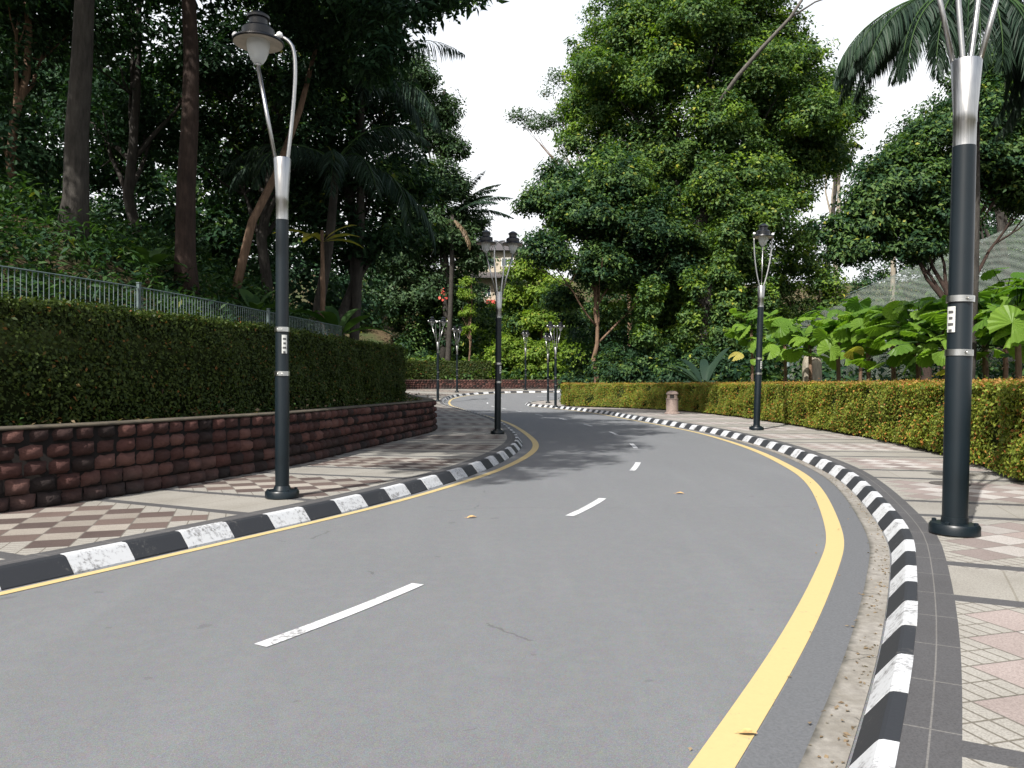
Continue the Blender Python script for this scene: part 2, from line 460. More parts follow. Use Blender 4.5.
WL = resample([(-22,-13),(-14,-4),(-9.3,3),(-5.75,9),(-4.98,10.6),(-4.55,12),(-4.12,13.3),(-3.75,15),(-3.25,18.5),(-2.75,21.8),(-2.4,24.7),(-2.75,27.5),(-4.4,36),(-7.3,54),(-9.6,67),(-11.2,75.5),(-9.2,80.2),(-3,81.7),(8,83),(26,86),(45,90)], .25, .5)
HG = resample([(-1.5,-9),(1.6,-2),(4.6,4.5),(6.0,8),(7.05,10.9),(8.1,14.5),(8.9,18.4),(9.35,22.9),(9.7,31.7),(9.4,38),(8.6,43),(7.2,46.5),(5.4,49.2),(4.0,50.9),(3.3,52.6),(3.6,55.5),(5.5,59),(9,61.5),(18,62.5),(40,63.5)], .3, .4)
CL = resample([(-7.5,-4),(-4.2,.8),(-1.54,4.85),(-.81,6.24),(.63,9.55),(1.19,10.85),(2.2,14.7),(2.6,16.4),(3.15,20.6),(3.3,26),(2.95,31.2),(2.3,36.6),(1.3,42),(-.2,50),(-1.5,58),(-1.9,64),(-.6,68.6),(4,70.3),(20,71.5)], .1, .8)

for mt, K_, yy in ((M['pav_l'], LK, 6.6), (M['pav_r'], RK, 6.75)):
    i_ = int(np.argmin(np.abs(K_[:, 1]-yy)+(K_[:, 1] > 30)*99)); mt.node_tree.nodes['shift'].outputs[0].default_value = 44.4+.08-arclen(K_)[i_]
wall_poly = np.vstack([WL, [(80,95),(80,300),(-300,300),(-300,-13)]])
hedge_poly = np.vstack([HG, [(120,63.5),(120,-9)]])
def hbase(X, Y): return .95*sstep(57, 82, Y)
def hills(X, Y):
    X = np.asarray(X, float); Y = np.asarray(Y, float)
    s = dist(WL, X, Y); inn = inside(wall_poly, X, Y)
    k = sstep(35, 75, Y)
    sl = .62*(1-k)+.42*k
    prof = 1.03 + 1.25*sstep(1.5, 2.9, s)*(1-k) + np.clip(s-2.8, 0, 5+7*k)*sl + np.clip(s-7.8-7*k, 0, 28)*(.22+.18*k)
    prof += .25*np.sin(X*.9+Y*.4)*np.cos(Y*.7-X*.3)*sstep(3, 7, s)
    z = np.where(inn & (s > .3), prof, -.06)
    inh = inside(hedge_poly, X, Y) & (dist(HG, X, Y) > .25)
    z = np.where(inh, .10+.12*sstep(2, 10, dist(HG, X, Y)), z)
    return z + hbase(X, Y)
def hz(x, y): return float(hills(np.array([x]), np.array([y]))[0])
def at(px, py, Y): return np.array([(px-512)/F*Y, Y, EYE+(384-py)/F*Y])

# ------------------------------------------------------------------ setting
def grid(x0, x1, y0, y1, st, fn):
    xs = np.arange(x0, x1+1e-6, st); ys = np.arange(y0, y1+1e-6, st)
    X, Y = np.meshgrid(xs, ys); Z = fn(X.ravel(), Y.ravel())
    V = np.stack([X.ravel(), Y.ravel(), Z], 1)
    nx, ny = len(xs), len(ys)
    i = (np.arange(ny-1)[:, None]*nx+np.arange(nx-1)[None]).ravel()
    return V, np.stack([i, i+1, i+1+nx, i+nx], 1)
V, Q = grid(-26, 34, -12, 100, .25, hills)
o = fast_mesh('terrain', V, Q, M['soil'], smooth=True); tag(o, kind='structure')
def outer(X, Y):
    z = hills(X, Y)
    core = (X > -25.5) & (X < 33.5) & (Y > -11.5) & (Y < 99.5)
    return np.where(core, z-1.5, z-.03)
V, Q = grid(-120, 140, -60, 220, 4, outer)
# far skirt to the horizon
o = fast_mesh('ground', V, Q, M['soil'], smooth=True); tag(o, kind='structure')
b = MB(); b.add([(-3000,-3000,-.8),(3000,-3000,-.8),(3000,3000,-.8),(-3000,3000,-.8)], [(0,1,2,3)])
tag(b.build('distant_ground', M['soil']), kind='structure')

ys = np.arange(-14, 84, .5); nx = 60; xs = np.linspace(-18, 42, nx)
X, Y = np.meshgrid(xs, ys); V = np.stack([X.ravel(), Y.ravel(), hbase(X, Y).ravel()], 1)
i = (np.arange(len(ys)-1)[:, None]*nx+np.arange(nx-1)[None]).ravel()
Q = np.stack([i, i+1, i+1+nx, i+nx], 1)
# keep the asphalt clear of the raised planting beds
cx = V[Q].mean(1); keep = ~(inside(wall_poly, cx[:, 0], cx[:, 1]) & (dist(WL, cx[:, 0], cx[:, 1]) > .6))
tag(fast_mesh('road', V, Q[keep], M['asphalt']), kind='structure')

def strip(name, C, off0, off1, dz, mat, sel=None, uvs=True):
    N = normals(C); s = arclen(C)
    if not np.isscalar(off0): off0 = off0[:, None]; off1 = off1[:, None]
    A = C+N*off0; B = C+N*off1
    za = hbase(A[:, 0], A[:, 1])+dz; zb = hbase(B[:, 0], B[:, 1])+dz
    V = np.vstack([np.c_[A, za], np.c_[B, zb]]); n = len(C)
    i = np.arange(n-1)
    if sel is not None: i = i[sel[:-1]]
    Q = np.stack([i, i+1, i+1+n, i+n], 1) if np.mean(off1-off0) < 0 else np.stack([i, i+n, i+1+n, i+1], 1)
    Q = Q[:, ::-1] if True else Q
    o = fast_mesh(name, V, Q, mat)
    uvl = o.data.uv_layers.new(name='UVMap')
    U = np.r_[s, s]; Wv = np.r_[np.zeros(n), np.full(n, abs(np.mean(off1-off0)))]
    idx = np.zeros(len(o.data.loops), np.int32); o.data.loops.foreach_get('vertex_index', idx)
    uvl.data.foreach_set('uv', np.stack([U[idx], Wv[idx]], 1).ravel())
    return tag(o, kind='structure')
sel = RK[:, 1] < 24
strip('gutter', RK, 0, .17, .008, M['conc'], sel)
strip('road_edge', RK, .165, .392, .0035, M['edge'], RK[:, 1] < 24)
k_ = sstep(16, 34, RK[:, 1]); strip('yellow_line', RK, .40-.24*k_, .57-.29*k_, .005, M['yellow'], RK[:, 1] < 57)
k_ = sstep(9, 20, LK[:, 1]); strip('yellow_line', LK, -.04-.22*k_, -.14-.28*k_, .005, M['yellow'])
# dashes
s = arclen(CL); s0 = s[np.argmin(np.hypot(CL[:, 0]+1.54, CL[:, 1]-4.85))]
for k in range(-2, 18):
    a = s0+k*5.25; se = (s >= a) & (s <= a+1.6)
    if se.sum() > 3: strip('lane_dash', CL, .055, -.055, .005, M['white'], se)

# kerbs: separate blocks, painted alternately black and white
def kerb(name, C, side, phase=0, blk=.59):
    s = arclen(C); N = normals(C)*side; mb = MB()
    prof = [(0,-.05),(.012,.015),(.105,.132),(.122,.150),(.140,.156),(.20,.157),(.20,-.05)]
    k = 0; a = phase
    rr = random.Random(3)
    while a+blk < s[-1]:
        p0, p1 = a+.004, a+blk-.004
        jit = rr.uniform(-.004, .004); jz = rr.uniform(-.004, .002)
        V = []
        ns = 4
        for q in np.linspace(p0, p1, ns):
            c = np.array([np.interp(q, s, C[:, 0]), np.interp(q, s, C[:, 1])])
            n = np.array([np.interp(q, s, N[:, 0]), np.interp(q, s, N[:, 1])]); n /= np.linalg.norm(n)
            zb = float(hbase(c[0], c[1]))
            for (o_, z) in prof:
                w = c+n*(o_+jit); V.append((w[0], w[1], zb+z+(jz if z > 0 else 0)))
        m = len(prof); Fc = []
        for i in range(ns-1):
            for j in range(m-1):
                q4 = (i*m+j, i*m+j+1, (i+1)*m+j+1, (i+1)*m+j)
                Fc.append(q4 if side > 0 else q4[::-1])
        e1 = tuple(range(m)); e2 = tuple((ns-1)*m+j for j in range(m))
        Fc.append(e1[::-1] if side > 0 else e1); Fc.append(e2 if side > 0 else e2[::-1])
        mb.add(V, Fc, k % 2)
        a += blk; k += 1
    o = mb.build(name, [M['kblack'], M['kwhite']])
    return tag(o, kind='structure')
kerb('kerb', LK, 1, .0)
kerb('kerb', RK, -1, .30)

def pavement(name, K, side, other, mat, close):
    N = normals(K)*side; inner = (K+N*.198)
    poly = np.vstack([inner[::2], close(other)])
    x0, y0 = poly.min(0); x1, y1 = poly.max(0)
    gx, gy = np.meshgrid(np.arange(x0, x1, .6), np.arange(y0, y1, .6)); gx = gx.ravel(); gy = gy.ravel()
    ok = inside(poly, gx, gy) & (dist(np.vstack([poly, poly[:1]]), gx, gy) > .25) & (dist(K, gx, gy) < 9)
    pts = [Vector(p) for p in poly]+[Vector((a, b)) for a, b in zip(gx[ok], gy[ok])]
    n = len(poly)
    r = delaunay_2d_cdt(pts, [(i, (i+1) % n) for i in range(n)], [], 1, 1e-4)
    vv = np.array([(p.x, p.y) for p in r[0]]); tri = [f for f in r[2] if len(f) == 3]
    c = vv[np.array(tri)].mean(1); keep = inside(poly, c[:, 0], c[:, 1])
    tri = np.array(tri)[keep]
    Z = hbase(vv[:, 0], vv[:, 1])+.150
    o = fast_mesh(name, np.c_[vv, Z], tri, mat)
    d, sp = dist(K, vv[:, 0], vv[:, 1], True)
    uvl = o.data.uv_layers.new(name='UVMap')
    idx = np.zeros(len(o.data.loops), np.int32); o.data.loops.foreach_get('vertex_index', idx)
    uvl.data.foreach_set('uv', np.stack([sp[idx], d[idx]-.198], 1).ravel())
    # face up
    me = o.data
    if me.polygons[0].normal.z < 0: me.flip_normals()
    return tag(o, kind='structure')
pavement('pavement', LK, 1, WL, M['pav_l'], lambda W: (W-normals(W)*(-.2))[::-2])
def hclose(H): return (H-normals(H)*.32)[::-2]
pavement('pavement', RK, -1, HG, M['pav_r'], hclose)

# ------------------------------------------------------------------ stone walls
def stone_wall(y0, y1, label, name='retaining_wall', ztop=1.1, startidx=0, endidx=None):
    C = WL[startidx:endidx]; s = arclen(C); N = -normals(C)      # towards the road
    mb_v = []; mb_q = []; mb_m = []; uvv = []; n0 = 0
    rr = np.random.default_rng(4)
    h = .192; rows = 5
    G = 5
    for r_ in range(rows):
        a = -rr.uniform(0, .3)
        while a < s[-1]:
            L = rr.uniform(.285, .335)
            u0, u1 = max(a, 0)+.006, min(a+L, s[-1])-.006
            if u1-u0 > .05:
                back = r_*.012 + rr.uniform(-.012, .012); bul = rr.uniform(.05, .078)
                z0, z1 = .13+r_*h+.006, .13+(r_+1)*h-.006
                us = np.linspace(u0, u1, G); zs = np.linspace(z0, z1, G)
                U, Zz = np.meshgrid(us, zs)
                cx = np.interp(U.ravel(), s, C[:, 0]); cy = np.interp(U.ravel(), s, C[:, 1])
                nx_ = np.interp(U.ravel(), s, N[:, 0]); ny_ = np.interp(U.ravel(), s, N[:, 1])
                tu = np.abs(np.linspace(-1, 1, G)); E = np.maximum(tu[None, :], tu[:, None])
                off = np.where(E > .9, -.03, np.where(E > .4, bul*.85, bul)).ravel()+rr.normal(0, .008, G*G)-back
                zb = hbase(cx, cy)
                mb_v.append(np.stack([cx+nx_*off, cy+ny_*off, zb+Zz.ravel()+rr.normal(0, .004, G*G)], 1))
                uvv.append(np.stack([U.ravel(), (Zz.ravel()-.13)/.96], 1))
                i = (np.arange(G-1)[:, None]*G+np.arange(G-1)[None]).ravel()+n0
                mb_q.append(np.stack([i, i+1, i+1+G, i+G], 1)); n0 += G*G
            a += L
    V = np.vstack(mb_v); Q = np.vstack(mb_q)
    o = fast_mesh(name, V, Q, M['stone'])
    uvl = o.data.uv_layers.new(name='UVMap'); UVs = np.vstack(uvv)
    idx = np.zeros(len(o.data.loops), np.int32); o.data.loops.foreach_get('vertex_index', idx)
    uvl.data.foreach_set('uv', UVs[idx].ravel())
    # solid body behind the blocks and a rough coping
    root = empty(name, (C[0][0], C[0][1], 0), label, 'wall'); 
    bpy.context.view_layer.update()
    def ch(ob, nm):
        ob.name = nm; ob.parent = root; ob.matrix_parent_inverse = Matrix.Translation(-root.location); return ob
    ch(o, 'stone_blocks')
    def sweep(prof, nm, mat):
        n = len(C); V = []
        for (o_, z) in prof:
            P = C+N*o_; V.append(np.c_[P, hbase(P[:, 0], P[:, 1])+z])
        V = np.vstack(V); Q = []
        for j in range(len(prof)-1):
            i = np.arange(n-1)+j*n; Q.append(np.stack([i, i+1, i+1+n, i+n], 1))
        return ch(fast_mesh(nm, V, np.vstack(Q), mat), nm)
    sweep([(-.035, .0), (-.055, 1.07), (-.5, 1.07), (-.5, .0)], 'wall_body', M['joint'])
    sweep([(-.05, 1.07), (-.02, 1.075), (-.02, 1.095), (-.05, 1.105), (-.38, 1.105), (-.42, 1.05)], 'coping', M['cap'])
    return root
isp = int(np.argmin(np.hypot(WL[:, 0]+11.2, WL[:, 1]-75.5)))
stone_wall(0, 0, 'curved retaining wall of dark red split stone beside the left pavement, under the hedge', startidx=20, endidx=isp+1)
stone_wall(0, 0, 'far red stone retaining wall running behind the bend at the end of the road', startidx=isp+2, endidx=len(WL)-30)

# ------------------------------------------------------------------ leaves
def leaf_quads(P, Nn, L, W, g, fold=.25):
    """one folded kite per point; P base, Nn facing, random spin"""
    n = len(P)
    r = g.normal(size=(n, 3)); t = np.cross(Nn, r); t /= (np.linalg.norm(t, axis=1)[:, None]+1e-9)
    t[:, 2] -= .25; t /= np.linalg.norm(t, axis=1)[:, None]
    b = np.cross(Nn, t); b /= (np.linalg.norm(b, axis=1)[:, None]+1e-9)
    L = (L*g.uniform(.5, 1.35, n))[:, None]; W = (W*g.uniform(.6, 1.4, n))[:, None]
    nn = np.cross(t, b)
    V = np.stack([P, P+t*L*.45+b*W*.5+nn*W*fold, P+t*L, P+t*L*.45-b*W*.5+nn*W*fold], 1).reshape(-1, 3)
    return V, np.arange(4*n).reshape(-1, 4)

def crown_pts(lobes, g, tufts, per, tr, flat=.6, shell=.55):
    """lobes (x,y,z,rx,ry,rz); leaf positions gathered in tufts near the lobes' surfaces"""
    lob = np.array(lobes, float); vol = (lob[:, 3]*lob[:, 4]*lob[:, 5])**(2/3); pr = vol/vol.sum()
    k = g.choice(len(lob), tufts, p=pr)
    d = g.normal(size=(tufts, 3)); d /= np.linalg.norm(d, axis=1)[:, None]
    d[:, 2] = np.where(d[:, 2] < -.3, d[:, 2]*.6, d[:, 2])
    rr = 1-(g.random(tufts)**1.6)*shell
    rr *= g.uniform(.86, 1.13, tufts)
    C = lob[k, :3]+d*rr[:, None]*lob[k, 3:]
    tn = d*.6+np.array([0, 0, .7]); tn /= np.linalg.norm(tn, axis=1)[:, None]
    sz = tr*g.uniform(.6, 1.4, tufts)
    m = np.repeat(np.arange(tufts), per)
    e = g.normal(size=(tufts*per, 3)); e /= np.linalg.norm(e, axis=1)[:, None]
    e *= (g.random(tufts*per)**.45)[:, None]; e[:, 2] *= flat
    P = C[m]+e*sz[m][:, None]
    N = tn[m]+g.normal(size=(tufts*per, 3))*.5+e*.4; N /= np.linalg.norm(N, axis=1)[:, None]
    return P, N

def crown(name, lobes, g, tufts, per, tr, L, W, mat, parent, origin=(0,0,0), mat2=None, frac2=.0, **kw):
    P, N = crown_pts(lobes, g, tufts, per, tr, **kw)
    P = P-np.array(origin)
    V, Q = leaf_quads(P, N, L, W, g)
    mats = [mat]; mi = None
    if mat2 is not None:
        mats.append(mat2); tid = np.repeat(g.random(tufts) < frac2, per); mi = tid.astype(np.int32)
    return fast_mesh(name, V, Q, mats, parent, mi)

def limb(mb, a, b, r0, r1, g, n=6, wob=.06, sides=8):
    a = np.array(a, float); b = np.array(b, float); L = np.linalg.norm(b-a)
    t = np.linspace(0, 1, n)
    P = a+(b-a)*t[:, None]; P[1:-1] += g.normal(0, wob*L/ n, (n-2, 3))
    mb.tube(P, list(r0+(r1-r0)*t), sides)
    return P

def tree(name, label, base, lobes, trunk_top, r0, leafmat, barkmat, tufts, per, tr, L, W, seed, group=None,
         mat2=None, frac2=0, cat='tree', nb=9, wobt=.012, fmin=.35, **kw):
    g = np.random.default_rng(seed)
    base = np.array([base[0], base[1], hz(base[0], base[1])-.1 if len(base) < 3 else base[2]])
    root = empty(name, base, label, cat, group)
    mb = MB(); top = np.array(trunk_top, float)-base
    n = 9; t = np.linspace(0, 1, n); P = top*t[:, None]
    P[1:-1, :2] += g.normal(0, wobt*np.linalg.norm(top), (n-2, 2))
    rad = r0*(1-.62*t); rad[0] *= 1.35
    mb.tube(P, list(rad), 12)
    lb = np.array(lobes, float)
    ks = np.argsort(-lb[:, 3])[:nb]
    for k in ks:
        c = lb[k, :3]-base
        f = np.clip((c[2]*.55)/max(top[2], 1), fmin, .97); i = int(f*(n-1)); s_ = P[i]
        limb(mb, s_, s_*.2+c*.8, rad[i]*.62, .03, g)
        for _ in range(3):
            e = c+g.normal(0, .45, 3)*lb[k, 3:]
            mid = s_*.45+c*.55
            limb(mb, mid, e, rad[i]*.28, .012, g, 5, sides=5)
    mb.build('trunk', barkmat, root, smooth=True)
    crown('crown', lobes, g, tufts, per, tr, L, W, leafmat, root, base, mat2, frac2, **kw)
    return root

def LB(lst, Y0, dY=None):
    """lobes from (px,py,rpx,[dY]) at depth Y0"""
    out = []
    for q in lst:
        Y = Y0+(q[3] if len(q) > 3 else 0)
        c = at(q[0], q[1], Y); r = q[2]*Y/F
        out.append((c[0], c[1], c[2], r, r*.95, r*.8))
    return out

# ---- left hillside: the two big near trunks and their neighbours
def T1(label, px, py, Y, r, lean, htop, lobes, bark, seed, mat='leaf_dark', wobt=.012, fmin=.35, tufts=420, per=38, L=.26, W=.11, tr=.75, group=None, mat2=None, frac2=0):
    x = (px-512)/F*Y; z = EYE+(384-py)/F*Y
    return tree('forest_tree', label, (x, Y, min(z, hz(x, Y))-.45), lobes, (x+lean, Y, htop), r, M[mat], M[bark], tufts, per, tr, L, W, seed, group=group, wobt=wobt, fmin=fmin,
                mat2=M[mat2] if mat2 else None, frac2=frac2)
T1('tall grey trunk leaning slightly right, thicker of the two big trunks above the fence', 70, 226, 18, .29, .75, 16,
   [(-10.5,17.5,13.5,3.6,3.2,2.3),(-7.5,19,14.5,3,3,2.2),(-12.5,20,13,3,3,2.4),(-9,22,15,3,3,2.6),(-14,15,13,3,3,2)], 'bark_dark', 21, wobt=.003, fmin=.8)
T1('tall straight brown trunk standing behind the left street lamp, rising from the ferns', 188, 252, 20, .27, .05, 16.5,
   [(-8,20,15,3.4,3,2.4),(-5.8,22.5,14.2,2.6,2.6,2),(-9.5,23,14.5,3,3,2.5),(-6.6,19,13,1.8,1.8,1.3)], 'bark_red', 22, wobt=.003, fmin=.8)
T1('slim dark tree in the upper left corner with a forked brown stem', 12, 235, 22, .14, .5, 15,
   LB([(10,150,60),(-30,60,80),(60,20,70,2),(20,-10,60)], 22), 'bark_brown', 23, tufts=260)
T1('dark leafy tree filling the shade between the two big left trunks', 130, 225, 27, .2, .3, 15,
   LB([(130,40,70),(160,120,55,2),(100,130,50,1),(215,60,60,1),(60,90,50,4),(130,-30,70)], 27), 'bark_dark', 24, tufts=380)
T1('dense dark tree directly behind the left lamp head with hanging palm leaves beside it', 265, 255, 29, .22, .2, 16,
   LB([(260,60,75),(300,120,60),(230,160,55,1),(320,30,60,1),(280,-20,70),(205,100,60,3),(300,195,45,2)], 29), 'bark_dark', 25, tufts=520, mat2='leaf_mid', frac2=.2)
T1('broad dark tree on the slope right of the left lamp head, before the sky begins', 350, 290, 31, .25, -.2, 17,
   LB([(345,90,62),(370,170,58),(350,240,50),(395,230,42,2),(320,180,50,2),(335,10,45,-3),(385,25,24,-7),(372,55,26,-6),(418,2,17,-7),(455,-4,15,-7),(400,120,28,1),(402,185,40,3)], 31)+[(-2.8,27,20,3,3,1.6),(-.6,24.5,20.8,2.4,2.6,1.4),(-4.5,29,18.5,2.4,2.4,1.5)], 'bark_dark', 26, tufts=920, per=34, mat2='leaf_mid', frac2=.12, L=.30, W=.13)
T1('feathery dark green tree at the edge of the bright sky, left of the road bend', 442, 350, 88, .45, .3, 34,
   LB([(435,112,26),(452,150,16),(415,75,24,-3),(405,95,22,-2),(430,135,24),(432,185,34),(425,235,42),(462,240,26),(410,290,48,2),(455,290,26,2),(392,255,36),(468,222,20),(474,262,17),(470,300,16),(455,190,18)], 88), 'bark_dark', 27, mat='leaf_blue', tufts=2300, per=34, L=.46, W=.19, tr=.95)
T1('small pale green sapling standing in front of the dark wood beside the far house', 470, 352, 86, .12, .1, 13,
   LB([(468,312,9),(466,295,8),(470,330,8),(466,282,6)], 86), 'bark_brown', 28, mat='leaf_lite', tufts=70, per=26, L=.32, W=.13, tr=.5)

tree('overhanging_tree', 'tree whose dark drooping leaf sprays hang into the top edge of the view', (-12.5, 6.5),
     [(-9.5,7,15.5,2.6,2.4,1.7),(-7.2,9.5,15.8,2.4,2.4,1.6),(-7.5,13.5,15.5,2.6,2.6,1.7),(-5.6,16.5,14.8,2.0,2.4,1.5),(-9.5,17,16,2.6,2.6,1.8),(-11.5,12,15,2.6,2.6,1.8),(-5.2,12.2,14.4,1.4,1.4,1.0),
      (-3.4,21,11.4,1.0,1.3,.6),(-3.0,20,9.9,.6,.7,.55),(-1.9,20,11.3,.8,.8,.35),(-2.5,20,10.7,.6,.7,.45),(-1.1,20.5,11.6,.5,.6,.22),(-3.6,20,9.4,.5,.5,.4),(-5.5,24,13.3,2.2,2.4,1.4),(-6.9,5.4,14.2,2.0,2.0,1.0),(-5.6,9.0,14.4,1.9,1.9,1.0),(-7.8,2.8,14.2,1.4,1.5,.8),(-5.8,11.8,14.6,2,2,1),(-4.2,14.6,14.6,2.1,2.1,1),(-4.0,18.3,14.8,2.0,2,1)], (-9.5, 11, 14), .34,
     M['leaf_dark'], M['bark_dark'], 1700, 34, .5, .28, .10, 20, nb=7, fmin=.8)

# the wood behind: one mass nobody could count
def wood(name, lobes, n, per, tr, L, W, mat, seed, label, mat2=None, frac2=0, trunks=None):
    g = np.random.default_rng(seed)
    o = crown(name, lobes, g, n, per, tr, L, W, M[mat], None, (0,0,0), M[mat2] if mat2 else None, frac2, shell=.8)
    return tag(o, label, 'wood', kind='stuff')
g = np.random.default_rng(77)
lobes = []
for px in range(-260, 372, 26):
    for Y, n in ((36, 2), (47, 2), (62, 2)):
        if px > {36: 318, 47: 330, 62: 372}[Y]: continue
        for _ in range(n):
            p = px+g.uniform(-18, 18); x = (p-512)/F*Y; z0 = hz(x, Y)
            top = z0+g.uniform(7, 14)
            zz = g.uniform(z0+1, top); r = g.uniform(2.0, 3.2)
            lobes.append((x, Y+g.uniform(-3, 3), zz, r, r, r*.9))
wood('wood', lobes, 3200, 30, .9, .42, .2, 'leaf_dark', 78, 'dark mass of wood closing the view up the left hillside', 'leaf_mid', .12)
lobes = []
for px in range(330, 640, 14):
    Y = 92+g.uniform(-4, 12); x = (px-512)/F*Y; z0 = hz(x, Y)
    if 478 < px < 506: top = z0+2.2
    else: top = z0+g.uniform(4, 8)
    for zz in np.arange(z0+.8, top, 2.0):
        r = g.uniform(1.4, 2.4); lobes.append((x+g.uniform(-1,1), Y, zz, r, r, r))
wood('wood', lobes, 1900, 26, .8, .42, .2, 'leaf_mid', 79, 'mixed green wood covering the bank beyond the far bend', 'leaf_dark', .4)
lobes = []
for px in range(594, 1130, 14):
    for Y in (58, 96):
        x = (px-512)/F*(Y+g.uniform(-2, 2))
        if Y == 58: mx = 3.2 if px > 740 else 6.5
        else: mx = 9 if px < 850 else (15 if px < 925 else 24)
        if px > 850 and Y < 70: continue
        for zz in np.arange(1.2, mx, 1.9):
            r = g.uniform(1.5, 2.4)*(1 if Y < 70 else 1.5); lobes.append((x+g.uniform(-1,1), Y, zz, r, r, r))
for px in range(846, 1130, 12):
    Y = 76+g.uniform(-3, 3); x = (px-512)/F*Y
    for zz in np.arange(1.0, 8.6 if px < 925 else 16, 1.8):
        r = g.uniform(1.7, 2.5); lobes.append((x+g.uniform(-1,1), Y, zz, r, r, r))
for px in range(752, 1120, 12):
    Y = 40+g.uniform(-2, 3); x = (px-512)/F*Y; r = g.uniform(1.0, 1.5)
    for zz in (.8, 2.0): lobes.append((x, Y, zz, r, r, r*.8))
wood('wood', lobes, 7200, 26, .9, .42, .2, 'leaf_dark', 80, 'low dark wood far behind the right hedge and fan palms', 'leaf_mid', .3)

# undergrowth on the slopes
def undergrowth(name, pts, L, W, mat, seed, label, up=.6, mat2=None, frac2=0):
    g = np.random.default_rng(seed); n = len(pts)
    per = 7; m = np.repeat(np.arange(n), per)
    N = g.normal(size=(n*per, 3)); N[:, 2] = np.abs(N[:, 2])*1.2+up; N /= np.linalg.norm(N, axis=1)[:, None]
    P = pts[m]+g.normal(0, .12, (n*per, 3))*np.array([1,1,.8])
    V, Q = leaf_quads(P, N, L, W, g)
    mats = [M[mat]]; mi = None
    if mat2: mats.append(M[mat2]); mi = np.repeat(g.random(n) < frac2, per).astype(np.int32)
    return tag(fast_mesh(name, V, Q, mats, None, mi), label, 'undergrowth', kind='stuff')
X = g.uniform(-24, 0, 60000); Y = g.uniform(4, 80, 60000)
s_ = dist(WL, X, Y); ok = inside(wall_poly, X, Y) & (s_ > 2.95) & (s_ < 11+np.clip(Y-30, 0, 14)) & (np.abs(X/Y) < .8)
X, Y = X[ok], Y[ok]; Z = hills(X, Y)
lump = .35+.3*np.sin(X*1.7+Y*.6)*np.cos(Y*1.3-X)+.2*np.sin(X*3.1)*np.sin(Y*2.7)
P = np.c_[X, Y, Z+g.random(len(X))*np.clip(lump+.25, .1, .9)]
X2 = g.uniform(-40, -4, 30000); Y2 = g.uniform(34, 82, 30000); s2 = dist(WL, X2, Y2); ok = inside(wall_poly, X2, Y2) & (s2 > 2.5) & (s2 < 26) & (np.abs(X2/Y2) < .4)
P = np.vstack([P, np.c_[X2[ok], Y2[ok], hills(X2[ok], Y2[ok])+g.random(ok.sum())*.8]])
undergrowth('undergrowth', P, .22, .07, 'leaf_fern', 31, 'ferns and leafy ground cover carpeting the left hillside behind the fence', mat2='leaf_dark', frac2=.4)
X = g.uniform(-12, 30, 9000); Y = g.uniform(80, 112, 9000)
s_ = dist(WL, X, Y); ok = inside(wall_poly, X, Y) & (s_ > .7)
X, Y = X[ok], Y[ok]; Z = hills(X, Y); P = np.c_[X, Y, Z+g.random(len(X))*1.0]
undergrowth('undergrowth', P, .5, .24, 'leaf_mid', 32, 'leafy ground cover on the bank above the far stone wall', mat2='leaf_lite', frac2=.3)
X = g.uniform(2, 30, 9000); Y = g.uniform(6, 62, 9000)
s_ = dist(HG, X, Y); ok = inside(hedge_poly, X, Y) & (s_ > 1.2) & (s_ < 12)
X, Y = X[ok], Y[ok]; Z = hills(X, Y); P = np.c_[X, Y, Z+g.random(len(X))*.5]
undergrowth('undergrowth', P, .35, .14, 'leaf_dark', 33, 'low ground cover behind the right hedge', mat2='leaf_fern', frac2=.3)
# litter of dry leaves and grass on the bed
X = g.uniform(-12, 0, 9000); Y = g.uniform(3, 60, 9000); s_ = dist(WL, X, Y); ok = inside(wall_poly, X, Y) & (s_ > .42) & (s_ < 1.4)
X, Y = X[ok], Y[ok]; P = np.c_[X, Y, hills(X, Y)+.02]
undergrowth('leaf_litter', P, .09, .05, 'dead', 34, 'dry leaf litter and short grass between the stone wall and the left hedge', up=1.2, mat2='leaf_fern', frac2=.55)

